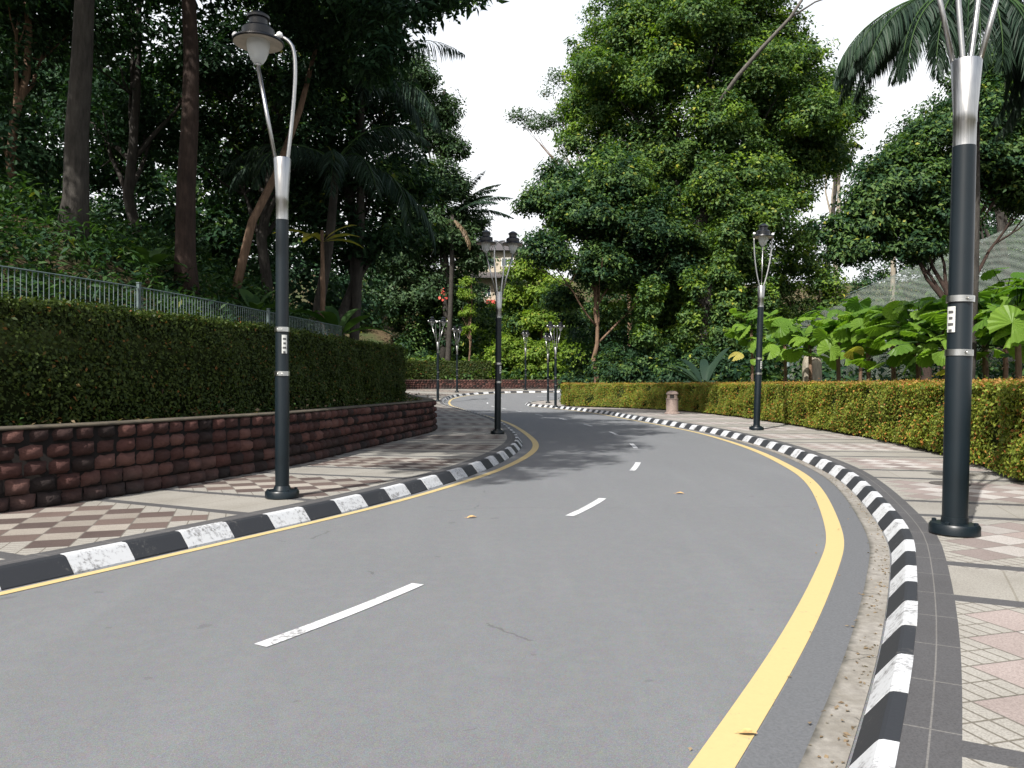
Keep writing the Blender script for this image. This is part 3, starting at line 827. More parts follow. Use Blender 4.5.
# ------------------------------------------------------------------ hedges
def hedge(label, C, side, setback, width, z0, z1, n_face, L, W, mat, seed, tip=None, gap=0.0, name='hedge', ends=True, zfun=None, wob=.05):
    """leafy shell over a dark core along polyline C (a row of clipped bushes)"""
    g = np.random.default_rng(seed); s = arclen(C); N = normals(C)*side
    tot = s[-1]
    def zb(x, y): return hbase(x, y)
    def pos(u, o_, z):
        x = np.interp(u, s, C[:, 0])+np.interp(u, s, N[:, 0])*o_; y = np.interp(u, s, C[:, 1])+np.interp(u, s, N[:, 1])*o_
        return np.stack([x, y, zb(x, y)+z], 1)
    c0 = C[len(C)//2]; org = np.array([c0[0], c0[1], 0.0])
    root = empty(name, org, label, 'hedge')
    # core: solid near-black box standing in for the shade behind the leaves
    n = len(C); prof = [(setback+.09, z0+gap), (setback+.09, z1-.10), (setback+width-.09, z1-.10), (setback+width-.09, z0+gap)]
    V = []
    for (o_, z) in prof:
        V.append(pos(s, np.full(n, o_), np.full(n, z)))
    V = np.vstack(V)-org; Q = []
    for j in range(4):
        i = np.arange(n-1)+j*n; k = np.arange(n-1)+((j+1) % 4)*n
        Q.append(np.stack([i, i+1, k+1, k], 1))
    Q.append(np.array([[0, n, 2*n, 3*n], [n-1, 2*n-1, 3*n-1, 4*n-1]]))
    fast_mesh('dark_core', V, np.vstack(Q), M['core'], root)
    # leaves: front, top, back, ends
    A = [n_face, int(n_face*width/(z1-z0)*1.1), n_face//5]
    Ps, Ns = [], []
    u = g.uniform(0, tot, A[0]); z = z0+gap*.6+(z1-z0-gap*.6)*g.random(A[0])
    bul = wob*(np.sin(u*2.3)+np.sin(u*5.1+z*3)+np.sin(z*6+u))*.5
    Ps.append(pos(u, setback-bul+g.normal(0, .035, A[0])*np.where(g.random(A[0]) < .06, 2.4, 1)+.03, z)); fn = -np.stack([np.interp(u, s, N[:, 0]), np.interp(u, s, N[:, 1]), np.zeros(len(u))], 1); fn[:, 2] = .35; Ns.append(fn)
    u = g.uniform(0, tot, A[1]); o_ = setback+g.random(A[1])*width
    Ps.append(pos(u, o_, z1-.05+.03*np.sin(u*3)+.02*np.sin(u*7.7+o_*5)+g.normal(0, .025, A[1])*np.where(g.random(A[1]) < .05, 3.5, 1))); Ns.append(np.tile([0, 0, 1.0], (A[1], 1)))
    u = g.uniform(0, tot, A[2]); z = z0+(z1-z0)*g.random(A[2])
    Ps.append(pos(u, setback+width+g.normal(0, .03, A[2]), z)); fn = np.stack([np.interp(u, s, N[:, 0]), np.interp(u, s, N[:, 1]), np.zeros(len(u))], 1); Ns.append(fn)
    for e in (0, 1):
        k = int(n_face/tot*width*1.3); d = (C[1]-C[0]) if e == 0 else (C[-2]-C[-1]); d = -d/np.linalg.norm(d)
        u = np.full(k, 0.0 if e == 0 else tot)
        p = pos(u, setback+g.random(k)*width, z0+gap*.5+(z1-z0-gap*.5)*g.random(k)); p[:, :2] += d*g.normal(0, .04, k)[:, None]
        Ps.append(p); Ns.append(np.tile([d[0], d[1], .3], (k, 1)))
    P = np.vstack(Ps)-org; Nn = np.vstack(Ns); Nn = Nn+g.normal(0, .55, Nn.shape); Nn /= np.linalg.norm(Nn, axis=1)[:, None]
    V, Q = leaf_quads(P, Nn, L, W, g)
    fast_mesh('foliage', V, Q, M[mat], root)
    if tip:
        k = A[1]//2; u = g.uniform(0, tot, k); o_ = setback+g.random(k)*width
        P = pos(u, o_, z1-.01+.03*np.sin(u*3)+np.abs(g.normal(0, .03, k)))-org
        Nn = g.normal(0, .6, (k, 3)); Nn[:, 2] += 1; Nn /= np.linalg.norm(Nn, axis=1)[:, None]
        V, Q = leaf_quads(P, Nn, L*.9, W*.8, g)
        fast_mesh('new_shoots', V, Q, M[tip], root)
    # stems
    mb = MB()
    for u in np.arange(.2, tot, .45):
        p = pos(np.array([u]), np.array([setback+.2]), np.array([z0]))[0]-org
        mb.tube([p, p+np.array([g.normal(0,.05), g.normal(0,.05), .5])], [.02, .014], 5)
    mb.build('stem', M['bark_brown'], root)['kind'] = 'stuff'
    return root
def sub(C, a, b): return C[a:b]
ia = int(np.argmin(np.hypot(WL[:, 0]+14, WL[:, 1]+4))); ib = int(np.argmin(np.hypot(WL[:, 0]+2.45, WL[:, 1]-24.2)))
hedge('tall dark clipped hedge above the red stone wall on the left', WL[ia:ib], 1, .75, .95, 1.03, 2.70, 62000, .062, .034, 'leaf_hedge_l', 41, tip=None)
ic = isp+4; idd = int(np.argmin(np.hypot(WL[:, 0]+1.8, WL[:, 1]-81.8)))
hedge('dark clipped hedge on top of the far stone wall at the bend', WL[ic:idd], 1, .8, 1.1, 1.0, 3.0, 9000, .16, .09, 'leaf_hedge_l', 42)
ja = int(np.argmin(np.hypot(HG[:, 0]-3.0, HG[:, 1]-1.2))); jb = int(np.argmin(np.hypot(HG[:, 0]-9, HG[:, 1]-61.5)))
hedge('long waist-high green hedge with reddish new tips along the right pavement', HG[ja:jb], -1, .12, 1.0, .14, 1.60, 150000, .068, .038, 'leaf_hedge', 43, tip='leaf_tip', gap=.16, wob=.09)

# ------------------------------------------------------------------ left fence
iA = int(np.argmin(np.hypot(WL[:, 0]+9.3, WL[:, 1]-3))); iB = int(np.argmin(np.hypot(WL[:, 0]+2.45, WL[:, 1]-25.2)))
FP = (WL+normals(WL)*2.55)[iA:iB]; FP = resample(FP[::8], .1, .5)
fs = arclen(FP)
fr = empty('metal_fence', (FP[0][0], FP[0][1], 2.3), 'low green painted metal picket fence running behind the left hedge on the slope', 'fence')
forg = np.array([FP[0][0], FP[0][1], 2.3])
def fpt(u, z): return np.array([np.interp(u, fs, FP[:, 0]), np.interp(u, fs, FP[:, 1]), z])-forg
FT = 3.33
u = 1.1; bay = 4.9
while u+bay < fs[-1]:
    mb = MB(); p = fpt(u, 2.75); d = fpt(u+.1, 0)-fpt(u, 0); a = math.atan2(d[1], d[0])
    mb.box(p, (.055, .055, 1.22), a); mb.box(p+np.array([0,0,.63]), (.065, .065, .02), a)
    mb.build('post', M['fence'], fr)
    mb = MB()
    for k in range(1, 50):
        q = u+k*bay/50; mb.tube([fpt(q, FT-.95), fpt(q, FT-.03)], .008, 5)
    for z in (FT-.03, FT-.85):
        mb.tube([fpt(u+t*bay, z) for t in np.linspace(.01, .99, 9)], .013, 5)
    mb.build('picket_panel', M['fence'], fr)
    u += bay

# ------------------------------------------------------------------ street lamps
def lantern(root, c, scale=1.0):
    x, y, z = c
    mb = MB()       # c = underside centre of the brim
    mb.lathe([(.30,.0),(.315,.012),(.31,.03),(.22,.075),(.20,.085),(.20,.17),(.17,.20),(.115,.22),(.115,.30),(.14,.31),(.14,.34),(.10,.37),(.05,.40),(.01,.41)], 28, c, cap=False)
    top = mb.build('lantern_cap', M['lantern'], root); smooth_by_angle(top, 35)
    mb = MB(); mb.lathe([(.302,.002),(.20,.03),(.06,.045)], 28, c, cap=False)
    mb.build('reflector', M['shade_in'], top, smooth=True)
    mb = MB(); mb.lathe([(.14,.03),(.142,-.03),(.125,-.11),(.095,-.19),(.06,-.24),(.03,-.25)], 24, c, cap=False)
    mb.build('glass_globe', M['glass'], root, smooth=True)
    mb = MB(); mb.lathe([(.035,-.245),(.035,-.27),(.02,-.285),(.001,-.29)], 12, c); mb.lathe([(.025,-.18),(.03,-.10),(.02,0)], 10, c)
    mb.build('globe_finial', M['steel'], root, smooth=True)
    for sx in (-1, 1):
        mb = MB(); mb.sphere((x+sx*.275, y-.03, z+.10), .040)
        mb.build('ball_stud', M['ball'], top, smooth=True)

def bez(p, n=18):
    p = np.array(p, float); t = np.linspace(0, 1, n)[:, None]
    return (1-t)**3*p[0]+3*(1-t)**2*t*p[1]+3*(1-t)*t*t*p[2]+t**3*p[3]

def lamp(label, loc, kind, scale=1.0, rz=0.0, tilt=0.0, flare=False, bands=(2.1, 1.55), sticker=True, lap=3.47, ltop=4.24, th=.85, sa=-1.35, parent_group='street lamps along the road'):
    root = empty('street_lamp', loc, label, 'street lamp', parent_group, rz)
    mb = MB(); mb.lathe([(.20,0),(.208,.01),(.208,.075),(.195,.095),(.112,.10),(.105*th+.012,.15)], 32)
    smooth_by_angle(mb.build('base_flange', M['dark_paint'], root), 35)
    for k in range(4 if loc[1] < 30 else 0):
        mb = MB(); a = k*math.pi/2+.6; mb.lathe([(.02,.09),(.02,.115),(.012,.12)], 8, (.175*math.cos(a), .175*math.sin(a), 0))
        mb.build('bolt', M['dark_paint'], root)
    mb = MB(); mb.lathe([(.112*th,.10),(.116*th,bands[1]-.02),(.108*th,bands[1]+.02),(.104*th,lap)], 32)
    smooth_by_angle(mb.build('pole', M['dark_paint'], root), 50)
    rt = .128 if flare else .106
    mb = MB(); mb.lathe([(.101*th,lap),(.101*th,lap+.35*.6),(.105*th,lap+.215),(.105*th,lap+.30),(rt,ltop-.01),(rt-.006,ltop)], 32)
    st = mb.build('steel_sleeve', M['steel'], root); smooth_by_angle(st, 40)
    mb = MB(); V = []; Fc = []; r = .1145*th
    for i in range(5):
        a = -1.9+i*.62/4
        V += [(r*math.cos(a), r*math.sin(a), .42), (r*math.cos(a), r*math.sin(a), .78)]
    for i in range(4): Fc.append((2*i, 2*i+2, 2*i+3, 2*i+1))
    mb.add(V, Fc); mb.build('access_door', M['dark_paint'], root)
    for zb in bands:
        mb = MB(); mb.lathe([(.112*th,zb-.030),(.124*th,zb-.028),(.124*th,zb+.028),(.112*th,zb+.030)], 32, cap=False)
        mb.box((.0, -.13*th, zb), (.05, .03, .03)); mb.tube([(-.03,-.135*th,zb),(.03,-.135*th,zb)], .009, 6)
        smooth_by_angle(mb.build('clamp_band', M['clamp'], root), 40)
    if sticker:
        mb = MB(); n = 6; r = .1185*th; z0 = bands[0]-.30; z1 = bands[0]-.07
        a0 = sa
        V = []; Fc = []
        for i in range(n+1):
            a = a0+i*.75/n
            V += [(r*math.cos(a), r*math.sin(a), z0), (r*math.cos(a), r*math.sin(a), z1)]
        for i in range(n): Fc.append((2*i, 2*i+2, 2*i+3, 2*i+1))
        mb.add(V, Fc); sk = mb.build('number_sticker', M['sticker'], root)
        r = .1205*th
        for row, (aa, bb) in enumerate(((.15,.6),(.2,.55),(.12,.62),(.18,.5))):
            zc = z1-.05-row*.055; V = []; Fc = []; mb = MB()
            for i in range(4):
                a = a0+aa+(bb-aa)*i/3
                V += [(r*math.cos(a), r*math.sin(a), zc-.012), (r*math.cos(a), r*math.sin(a), zc+.012)]
            for i in range(3): Fc.append((2*i, 2*i+2, 2*i+3, 2*i+1))
            mb.add(V, Fc); mb.build('printed_line', M['ink'], sk)
    H = 5.67; ho = .30 if kind == 'single' else .40
    if kind in ('single', 'double'):
        for s in ((1,) if kind == 'single' else (1, -1)):
            y = 0 if kind == 'single' else .045*s
            mb = MB(); mb.tube([(-s*.06, y, ltop-.15), (-s*ho, y, H-.29)], .024, 10)
            mb.build('straight_arm', M['steel'], root, smooth=True)
            P = np.vstack([[(s*.06, y, ltop-.15)], bez([(s*.07, y, ltop), (s*.16, y, ltop+.75), (s*.20, y, H-.18), (s*.12, y, H-.02)], 14), bez([(s*.12, y, H-.02), (s*.06, y, H+.08), (-s*.02, y, H+.10), (-s*.14, y, H+.10)], 8)[1:]])
            mb = MB(); mb.tube(P, .024, 10)
            mb.build('curved_arm', M['steel'], root, smooth=True)
            lantern(root, (-s*ho, y, H))
    else:
        for s in (1, -1):
            P = np.vstack([[(s*.05, 0, ltop-.15)], bez([(s*.06, 0, ltop), (s*.20, 0, ltop+.45), (s*.27, 0, H-.4), (s*.265, 0, H+.02)], 12)])
            mb = MB(); mb.tube(P, .022, 10); mb.build('curved_arm', M['steel'], root, smooth=True)
        mb = MB(); mb.tube([(0, 0, ltop-.1), (0, 0, H-.27)], .018, 8); mb.build('straight_arm', M['steel'], root, smooth=True)
        lantern(root, (0, 0, H))
    root.scale = (scale,)*3
    root.rotation_euler = (0, tilt, rz)
    return root
def gz(x, y): return float(hbase(x, y))+.152
lamp('single-headed street lamp on the left kerb, in front of the red stone wall and hedge', (-2.93, 10.2, gz(-2.9,10.2)), 'single', 1.02, 0, 0.0, bands=(2.1,1.55), th=.76)
lamp('nearest street lamp on the right pavement, head cut off by the view', (4.28, 7.74, gz(4,7.7)), 'double', 1.08, R(8), R(1.6), flare=True, bands=(2.1,1.62), th=.93, sa=-3.3)
lamp('right-hand street lamp with one upright lantern held between two curved arms', (7.70, 25.2, gz(7.7,25)), 'twin', 1.07, 0, R(2.0), bands=(2.1,1.66), lap=3.62)
lamp('two-headed street lamp where the left kerb bends, silhouetted near the far house', (-.42, 23.2, gz(0,23)), 'double', .97, R(14), R(.6))
lamp('two-headed street lamp just past the end of the left clipped hedge', (-5.75, 62, gz(-5,62)), 'double', 1.08, R(12), 0, sticker=False)
lamp('street lamp in front of the dark far hedge, on the outside of the distant bend', (-5.05, 73.5, gz(-5,73.5)), 'double', 1.0, R(62), 0, sticker=False)
lamp('farthest street lamp, in front of the sunlit shrubs above the far stone wall', (1.3, 77, gz(1.3,77)), 'double', .95, R(70), 0, sticker=False)
lamp('small street lamp at the back of the paved tip by the right hedge', (2.7, 60, gz(2.7,60)), 'double', .86, R(70), 0, sticker=False)
lamp('street lamp at the front of the paved tip beside the right hedge end', (2.72, 50, gz(2.7,50)), 'double', .88, R(30), 0, sticker=False)

# ------------------------------------------------------------------ litter bin
r_ = empty('litter_bin', (7.75, 38.7, gz(7.7,38.7)), 'squat reddish stone litter bin with a domed top on the right pavement by the hedge', 'litter bin')
mb = MB(); mb.lathe([(.40,0),(.41,.02),(.40,.06),(.33,.09)], 24); smooth_by_angle(mb.build('base', M['binc'], r_))
mb = MB(); mb.lathe([(.325,.085),(.315,.20),(.31,.76),(.335,.775),(.335,.80),(.30,.81)], 24); smooth_by_angle(mb.build('drum', M['binc'], r_))
mb = MB(); mb.lathe([(.27,.805),(.26,1.02)], 24, cap=False); mb.build('opening_shade', M['bind'], r_)  # near-black sleeve, shade of the hollow put into its colour
mb = MB()
for k in range(4):
    a = k*math.pi/2+.2
    n = 5; V = []
    for i in range(n):
        t = a+i*.72/(n-1)
        for rr_, z in ((.295,.805),(.285,1.03),(.262,1.03),(.272,.805)): V.append((rr_*math.cos(t), rr_*math.sin(t), z))
    Fc = []
    for i in range(n-1):
        for j in range(4): Fc.append((4*i+j, 4*i+4+j, 4*i+4+(j+1) % 4, 4*i+(j+1) % 4))
    Fc += [(0,1,2,3), (4*n-1,4*n-2,4*n-3,4*n-4)]
    mb.add(V, Fc)
mb.build('pillars', M['binc'], r_)
mb = MB(); mb.lathe([(.30,1.02),(.325,1.04),(.31,1.10),(.24,1.17),(.12,1.21),(.01,1.22)], 24); smooth_by_angle(mb.build('domed_lid', M['binc'], r_))
r_.scale = (.92,)*3

# manhole cover on the right pavement
mh = MB(); mh.lathe([(.27,.0),(.27,.008),(.24,.008),(.235,.004),(.22,.010)], 28)
for k in range(-3, 4): mh.box((0, k*.055, .011), (.40*math.sqrt(max(.05, 1-(k/4)**2)), .018, .004))
o = mh.build('manhole_cover', M['iron']); o.location = (6.35, 11.6, gz(6.3,11.6)+.002)
tag(o, 'round dark inspection cover set in the right pavement beyond the nearest lamp', 'manhole cover')

# fallen leaves on the road
def fallen(x, y, z, size, rz, label, rz2=0.3):
    mb = MB(); n = 7; V = []; 
    for i in range(n):
        t = i/(n-1); w = math.sin(math.pi*min(1, t*1.02+.02))**.8*.24*size
        lift = .10*size*math.sin(t*3.0)
        V += [((t-.5)*size, -w, lift+.15*w), ((t-.5)*size, 0, lift*.5+.002), ((t-.5)*size, w, lift+.3*w)]
    Fc = []
    for i in range(n-1):
        Fc += [(3*i, 3*i+3, 3*i+4, 3*i+1), (3*i+1, 3*i+4, 3*i+5, 3*i+2)]
    mb.add(V, Fc); mb.tube([(-.5*size,0,.003), (-.72*size,.03*size,.004)], .0015, 5)
    o = mb.build('fallen_leaf', M['leafdry'], smooth=True); o.location = (x, y, z+.006); o.rotation_euler = (0, 0, rz)
    return tag(o, label, 'leaf', 'dry leaves fallen on the road')
p = at(748, 736, 1280/352); fallen(p[0], p[1], 0.006, .085, -.1, 'curled dry leaf lying across the edge of the yellow line at the bottom right')
p = at(472, 518, 1280/134); fallen(p[0], p[1], 0, .13, .4, 'small dry brown leaf on the asphalt left of the middle dash')
p = at(680, 494, 1280/110); fallen(p[0], p[1], 0, .13, -.3, 'small dry brown leaf on the asphalt right of the centre line')
g = np.random.default_rng(9)

K_ = RK[(RK[:, 1] < 30) & (RK[:, 1] > -2)]; Nk = normals(K_); n_ = 900; i_ = g.integers(0, len(K_), n_); o_ = np.abs(g.normal(0, .07, n_))+.01
o_ = np.where(g.random(n_) < .1, g.uniform(0, .8, n_), o_)
Pk = np.c_[K_[i_]+Nk[i_]*o_[:, None]+g.uniform(-.12, .12, (n_, 1))*np.c_[Nk[i_][:, 1], -Nk[i_][:, 0]], np.full(n_, .014)]
Nn = g.normal(0, .25, (n_, 3)); Nn[:, 2] += 1
V, Q = leaf_quads(Pk, Nn, .030, .016, g, fold=.2)
tag(fast_mesh('gutter_litter', V, Q, M['dead']), 'tiny dry leaf crumbs gathered along the foot of the right kerb', 'leaf litter', kind='stuff')
# ------------------------------------------------------------------ right side trees
def fill_outline(poly, n, r0, r1, Y0, dY, seed):
    g = np.random.default_rng(seed); poly = np.array(poly, float); out = []
    while len(out) < n:
        p = g.uniform(poly.min(0), poly.max(0))
        if inside(poly, p[0:1], p[1:2])[0]:
            r = g.uniform(r0, r1); 
            if np.min(dist(np.vstack([poly, poly[:1]]), p[0:1], p[1:2])) < r*.55: r *= .7
            out.append((p[0], p[1], r, g.uniform(-dY, dY)))
    return LB(out, Y0)
BIG = fill_outline([(592,100),(572,60),(608,10),(640,-50),(770,-50),(800,50),(845,72),(852,150),(806,196),(796,262),(770,300),(772,376),(612,378),(612,300),(560,250),(552,200),(588,176)], 74, 20, 44, 57, 4, 3)+LB([(700,40,85),(625,85,52),(765,85,66),(690,150,80),(640,25,56),(720,-30,90),(755,180,60),(650,205,60,1),(590,105,30,3),(596,55,28,4),(720,262,50),(790,140,46),(670,290,50),(740,320,40),(600,118,36),(582,140,24),(640,150,50),(610,85,34),(690,330,44),(650,345,34)], 59)
giant = tree('giant_tree', 'giant spreading tree with creeper-hung trunk and a bare dead limb, right of the road', (13.4, 56), BIG, (13.6, 56.5, 22), .8,
     M['leaf_mid'], M['bark_dark'], 10500, 42, .80, .31, .15, 51, mat2=M['leaf_lite'], frac2=.19, nb=16)
tree('feathery_tree', 'thin feathery tree reaching sparse flat sprays left into the white sky', (13.5, 89),
     LB([(538,122,16),(518,116,9),(560,78,13),(585,60,12),(560,120,14),(590,110,22),(600,75,18),(548,90,9),(575,140,16),(560,160,10)], 89), (12, 89, 26), .3,
     M['leaf_blue'], M['bark_brown'], 420, 20, 1.0, .34, .13, 52, nb=10, flat=.3)
tree('roadside_tree', 'tree with a slim pale brown trunk leaning over the far end of the right hedge', (5.55, 53.5),
     LB([(590,215,44),(548,200,24),(640,230,52,1),(600,268,34),(545,252,26,-2),(665,275,40,2),(560,180,22,2),(530,205,14),(615,180,34,1),(562,300,20,2)], 53.5), (5.6, 53.5, 8.6), .20,
     M['leaf_mid'], M['bark_brown'], 1700, 34, .7, .30, .14, 53, mat2=M['leaf_dark'], frac2=.5, nb=8)
tree('bright_tree', 'bright yellow-green young tree catching the sun left of the slim brown trunk', (3.4, 88),
     LB([(528,270,20),(548,290,22),(518,300,18,2),(540,322,18),(560,262,16,2),(517,325,14,3)], 88), (3.2, 88, 11.5), .15,
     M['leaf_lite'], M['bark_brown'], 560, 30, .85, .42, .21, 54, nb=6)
tree('spreading_tree', 'dark umbrella-shaped tree with a curving black trunk behind the fan palms on the right', (17.0, 34),
     LB([(955,150,52),(900,185,46),(1000,165,48),(935,215,44),(985,120,44),(870,225,30),(852,250,24),(1040,120,60),(1030,190,40),(910,245,34),(880,205,34),(835,232,18),(1010,70,40,2)], 35), (20.2, 34.6, 9.4), .26,
     M['leaf_mid'], M['bark_red'], 2900, 34, .6, .24, .11, 55, mat2=M['leaf_dark'], frac2=.4, nb=10, fmin=.55, flat=.45)
tree('hazy_tree', 'pale bluish tree rising behind the right flank of the giant tree', (37, 92),
     LB([(835,105,30),(850,110,22),(815,85,26)], 92), (37.5, 92, 28), .4,
     M['leaf_blue'], M['bark_pale'], 460, 28, 1.1, .42, .2, 56, nb=6)
tree('slender_tree', 'light green slender tree standing in the gap below the right patch of sky', (23.5, 60),
     LB([(800,262,26),(778,285,22),(822,282,22),(790,315,24),(760,320,20),(835,305,18),(805,235,16)], 60), (23, 60, 10.5), .16,
     M['leaf_mid'], M['bark_brown'], 520, 28, .7, .32, .15, 57, mat2=M['leaf_lite'], frac2=.3, nb=6)
tree('tall_tree', 'broad mid-green tree behind the nearest right lamp pole', (38, 60),
     LB([(930,130,30),(975,95,40),(900,160,28),(1010,90,44),(1040,60,50),(960,170,40)], 60), (36, 60, 20), .4,
     M['leaf_blue'], M['bark_dark'], 620, 28, .9, .36, .18, 58, nb=6)
# dark leafy shrubs under the giant tree, each its own clump
for k, (px, Y, h, w, lab) in enumerate([(590, 57, 2.6, 1.8, 'leafy shrub at the very end of the right hedge by the pale trunk'),
        (640, 52, 4.6, 2.6, 'dark rounded shrub behind the hedge, just left of the litter bin'),
        (690, 50, 3.4, 2.2, 'dark shrub with strap leaves behind the litter bin'),
        (732, 50, 4.6, 2.4, 'tall dark shrub behind the hedge left of the slim right-hand lamp')]):
    x = (px-512)/F*Y
    tree('shrub', lab, (x, Y), [(x, Y, h*.35, w, w*.8, h*.35), (x+w*.4, Y, h*.62, w*.8, w*.7, h*.32), (x-w*.5, Y, h*.6, w*.7, w*.7, h*.32)], (x, Y, h*.6), .08,
         M['leaf_dark'], M['bark_dark'], 240, 30, .5, .30, .12, 60+k, cat='shrub', nb=3, mat2=M['leaf_mid'], frac2=.35)
# bright shrubs on the far bank
for k, (px, py, Y, rp, lab) in enumerate([(512, 352, 86, 22, 'sunlit bright shrub on the far bank, leftmost of the three above the wall'),
        (540, 358, 86, 21, 'sunlit bright shrub on the far bank, middle of the three above the wall'),
        (566, 355, 87, 20, 'sunlit bright shrub on the far bank, rightmost of the three, near the hedge end'),
        (552, 336, 90, 16, 'taller yellowish shrub on the far bank behind the middle of the sunlit row'),
        (520, 330, 90, 13, 'small round shrub high on the far bank, behind the leftmost sunlit shrub')]):
    c = at(px, py, Y); r = rp*Y/F
    tree('bank_shrub', lab, (c[0], Y), [(c[0], Y, c[2], r, r*.8, r*.8), (c[0]+r*.5, Y-.5, c[2]-r*.35, r*.7, r*.7, r*.6), (c[0]-r*.6, Y-.3, c[2]-r*.3, r*.7, r*.7, r*.6)], (c[0], Y, c[2]), .06,
         M['leaf_lite'], M['bark_brown'], 170, 26, .5, .34, .2, 70+k, cat='shrub', nb=2)

cg = np.random.default_rng(8)
crown('creepers', [(q[0],q[1],q[2],q[3]*.85,q[4],q[5]*1.9) for q in LB([(722,200,16),(728,235,18),(722,270,16),(730,300,17),(724,335,18),(732,362,16),(695,285,13),(690,320,12),(768,300,13),(765,335,13),(712,180,20),(650,300,16),(645,335,14)], 50.8)], cg, 900, 26, .42, .26, .14, M['leaf_mid'], giant,
      np.array(giant.location), M['leaf_lite'], .2)
# bare dead limb of the giant tree
gb = np.array(giant.location); mb = MB()
B_ = [at(700,130,55), at(738,76,53), at(762,48,51.5), at(790,18,50.5), at(815,-20,50)]
mb.tube([q-gb for q in B_], [.17,.15,.13,.10,.07], 8); mb.tube([q-gb for q in (B_[3], at(815,2,50.5), at(850,-10,50.5))], [.08,.05,.02], 6)
mb.build('dead_limb', M['bark_grey'], giant, smooth=True)

# ------------------------------------------------------------------ palms
def frond(g, base, azi, elev, length, droop, nl=34, ll=.55, lw=.045, hang=.5, twist=0):
    n = nl; t = np.linspace(0, 1, n)
    d = np.array([math.cos(azi), math.sin(azi)])
    el = elev-droop*t**1.3
    ds = length/(n-1)
    P = np.zeros((n, 3)); P[0] = base
    for i in range(1, n):
        P[i] = P[i-1]+ds*np.array([d[0]*math.cos(el[i]), d[1]*math.cos(el[i]), math.sin(el[i])])
    T = np.gradient(P, axis=0); T /= np.linalg.norm(T, axis=1)[:, None]
    S = np.array([-d[1], d[0], 0.0])
    V = []; k = 0
    sh = np.sin(np.pi*np.clip(t*.92+.06, 0, 1))**.6
    for rep in (0, .5):
        for i in range(2, n):
            for s in (-1, 1):
                q = P[i]-rep*ds*T[i]
                L = ll*sh[i]*g.uniform(.85, 1.15)
                dirn = S*s*.85+T[i]*.55+np.array([0, 0, -hang*g.uniform(.5, 1.3)]); dirn /= np.linalg.norm(dirn)
                wv = np.cross(dirn, np.array([0, 0, 1.0])+g.normal(0, .35, 3)); wv /= np.linalg.norm(wv)
                mid = q+dirn*L*.5+np.array([0, 0, .02])
                e = q+dirn*L+np.array([0, 0, -hang*L*.25])
                V += [q, mid+wv*lw, e, mid-wv*lw]
    return np.array(V), P
def palm(name, label, base, top, r0, nf, length, seed, mat='palm', elev=(.2,1.3), droop=1.5, ll=.55, lw=.035, hang=.6, nl=34, dead=0, azis=None, bark='bark_pale', group=None):
    g = np.random.default_rng(seed)
    base = np.array([base[0], base[1], hz(base[0], base[1])-.1]); root = empty(name, base, label, 'palm tree', group)
    top = np.array(top, float)-base; mb = MB()
    t = np.linspace(0, 1, 14); P = top*t[:, None]; P[:, 0] += .15*np.sin(t*3)
    mb.tube(P, list(r0*(1.25-.45*t)*(1+.04*(np.arange(14) % 2))), 12); mb.build('trunk', M[bark], root, smooth=True)
    VV = []; mb = MB()
    for k in range(nf):
        a = azis[k] if azis is not None else k*2.399+g.uniform(-.2, .2)
        el = elev[0]+(elev[1]-elev[0])*((k*.618) % 1.0)
        V, R_ = frond(g, P[-1], a, el, length*g.uniform(.85, 1.1), droop*g.uniform(.85, 1.15), nl, ll, lw, hang)
        VV.append(V); mb.tube(R_[::4], list(np.linspace(.03, .008, len(R_[::4]))), 5)
    V = np.vstack(VV)
    fast_mesh('fronds', V, np.arange(len(V)).reshape(-1, 4), M[mat], root)
    mb.build('frond_stalks', M['leaf_fern'], root, smooth=True)
    if dead:
        VV = []
        for k in range(dead):
            V, _ = frond(g, P[-1]-np.array([0, 0, .3]), g.uniform(0, 6.28), -.5, length*.7, 1.0, 20, ll*.7, lw, 1.0); VV.append(V)
        V = np.vstack(VV); fast_mesh('dead_fronds', V, np.arange(len(V)).reshape(-1, 4), M['dead'], root)
    return root
tp = at(971, -10, 18.5)
palm('coconut_palm', 'large palm whose dark fronds hang across the top right corner behind the near lamp', (10.6, 18.7), tp, .10, 44, 3.8, 81,
     elev=(-.75, .75), droop=1.35, ll=.66, lw=.020, hang=1.35, nl=60, bark='bark_dark')
tp = at(335, 165, 27)
palm('forest_palm', 'palm with drooping greyish fronds among the dark trees right of the left lamp', (-6.9, 27.5), tp, .16, 12, 4.6, 82, elev=(.0, 1.2), droop=1.7, ll=.8, lw=.03, hang=1.0, nl=36, bark='bark_dark')
tp = at(360, 78, 30)
palm('forest_palm', 'higher palm with hanging grey leaflets just below the overhanging branch', (-6.2, 31), tp, .16, 11, 4.6, 83, elev=(-.1, 1.1), droop=1.6, ll=.9, lw=.03, hang=1.1, nl=36, bark='bark_dark')
tp = at(452, 215, 86)
palm('sugar_palm', 'palm holding its long fronds up against the white sky left of the two-headed lamp', (-7.0, 86.5), tp, .25, 12, 6.6, 84,
     azis=[0, .3, -.3, 6.0, .6, 2.8, 3.3, 1.6, 4.7, .1, -.5, 2.2], elev=(.35, 1.35), droop=.8, ll=1.0, lw=.08, hang=.5, nl=36, dead=2, bark='bark_dark')
tp = at(838, 150, 92)
palm('distant_palm', 'small distant palm with a thin bare trunk showing in the right-hand gap of sky', (35, 92.5), tp, .3, 11, 3.6, 85, elev=(-.5, 1.0), droop=1.6, ll=.9, lw=.07, hang=1.0, nl=22, bark='bark_dark')
tp = at(893, 168, 92)
palm('distant_palm', 'wispy distant palm just right of the sky gap, left of the near lamp pole', (44, 93), tp, .26, 12, 5.4, 86, elev=(-.3, 1.2), droop=1.5, ll=.9, lw=.06, hang=.8, nl=26, mat='leaf_blue')

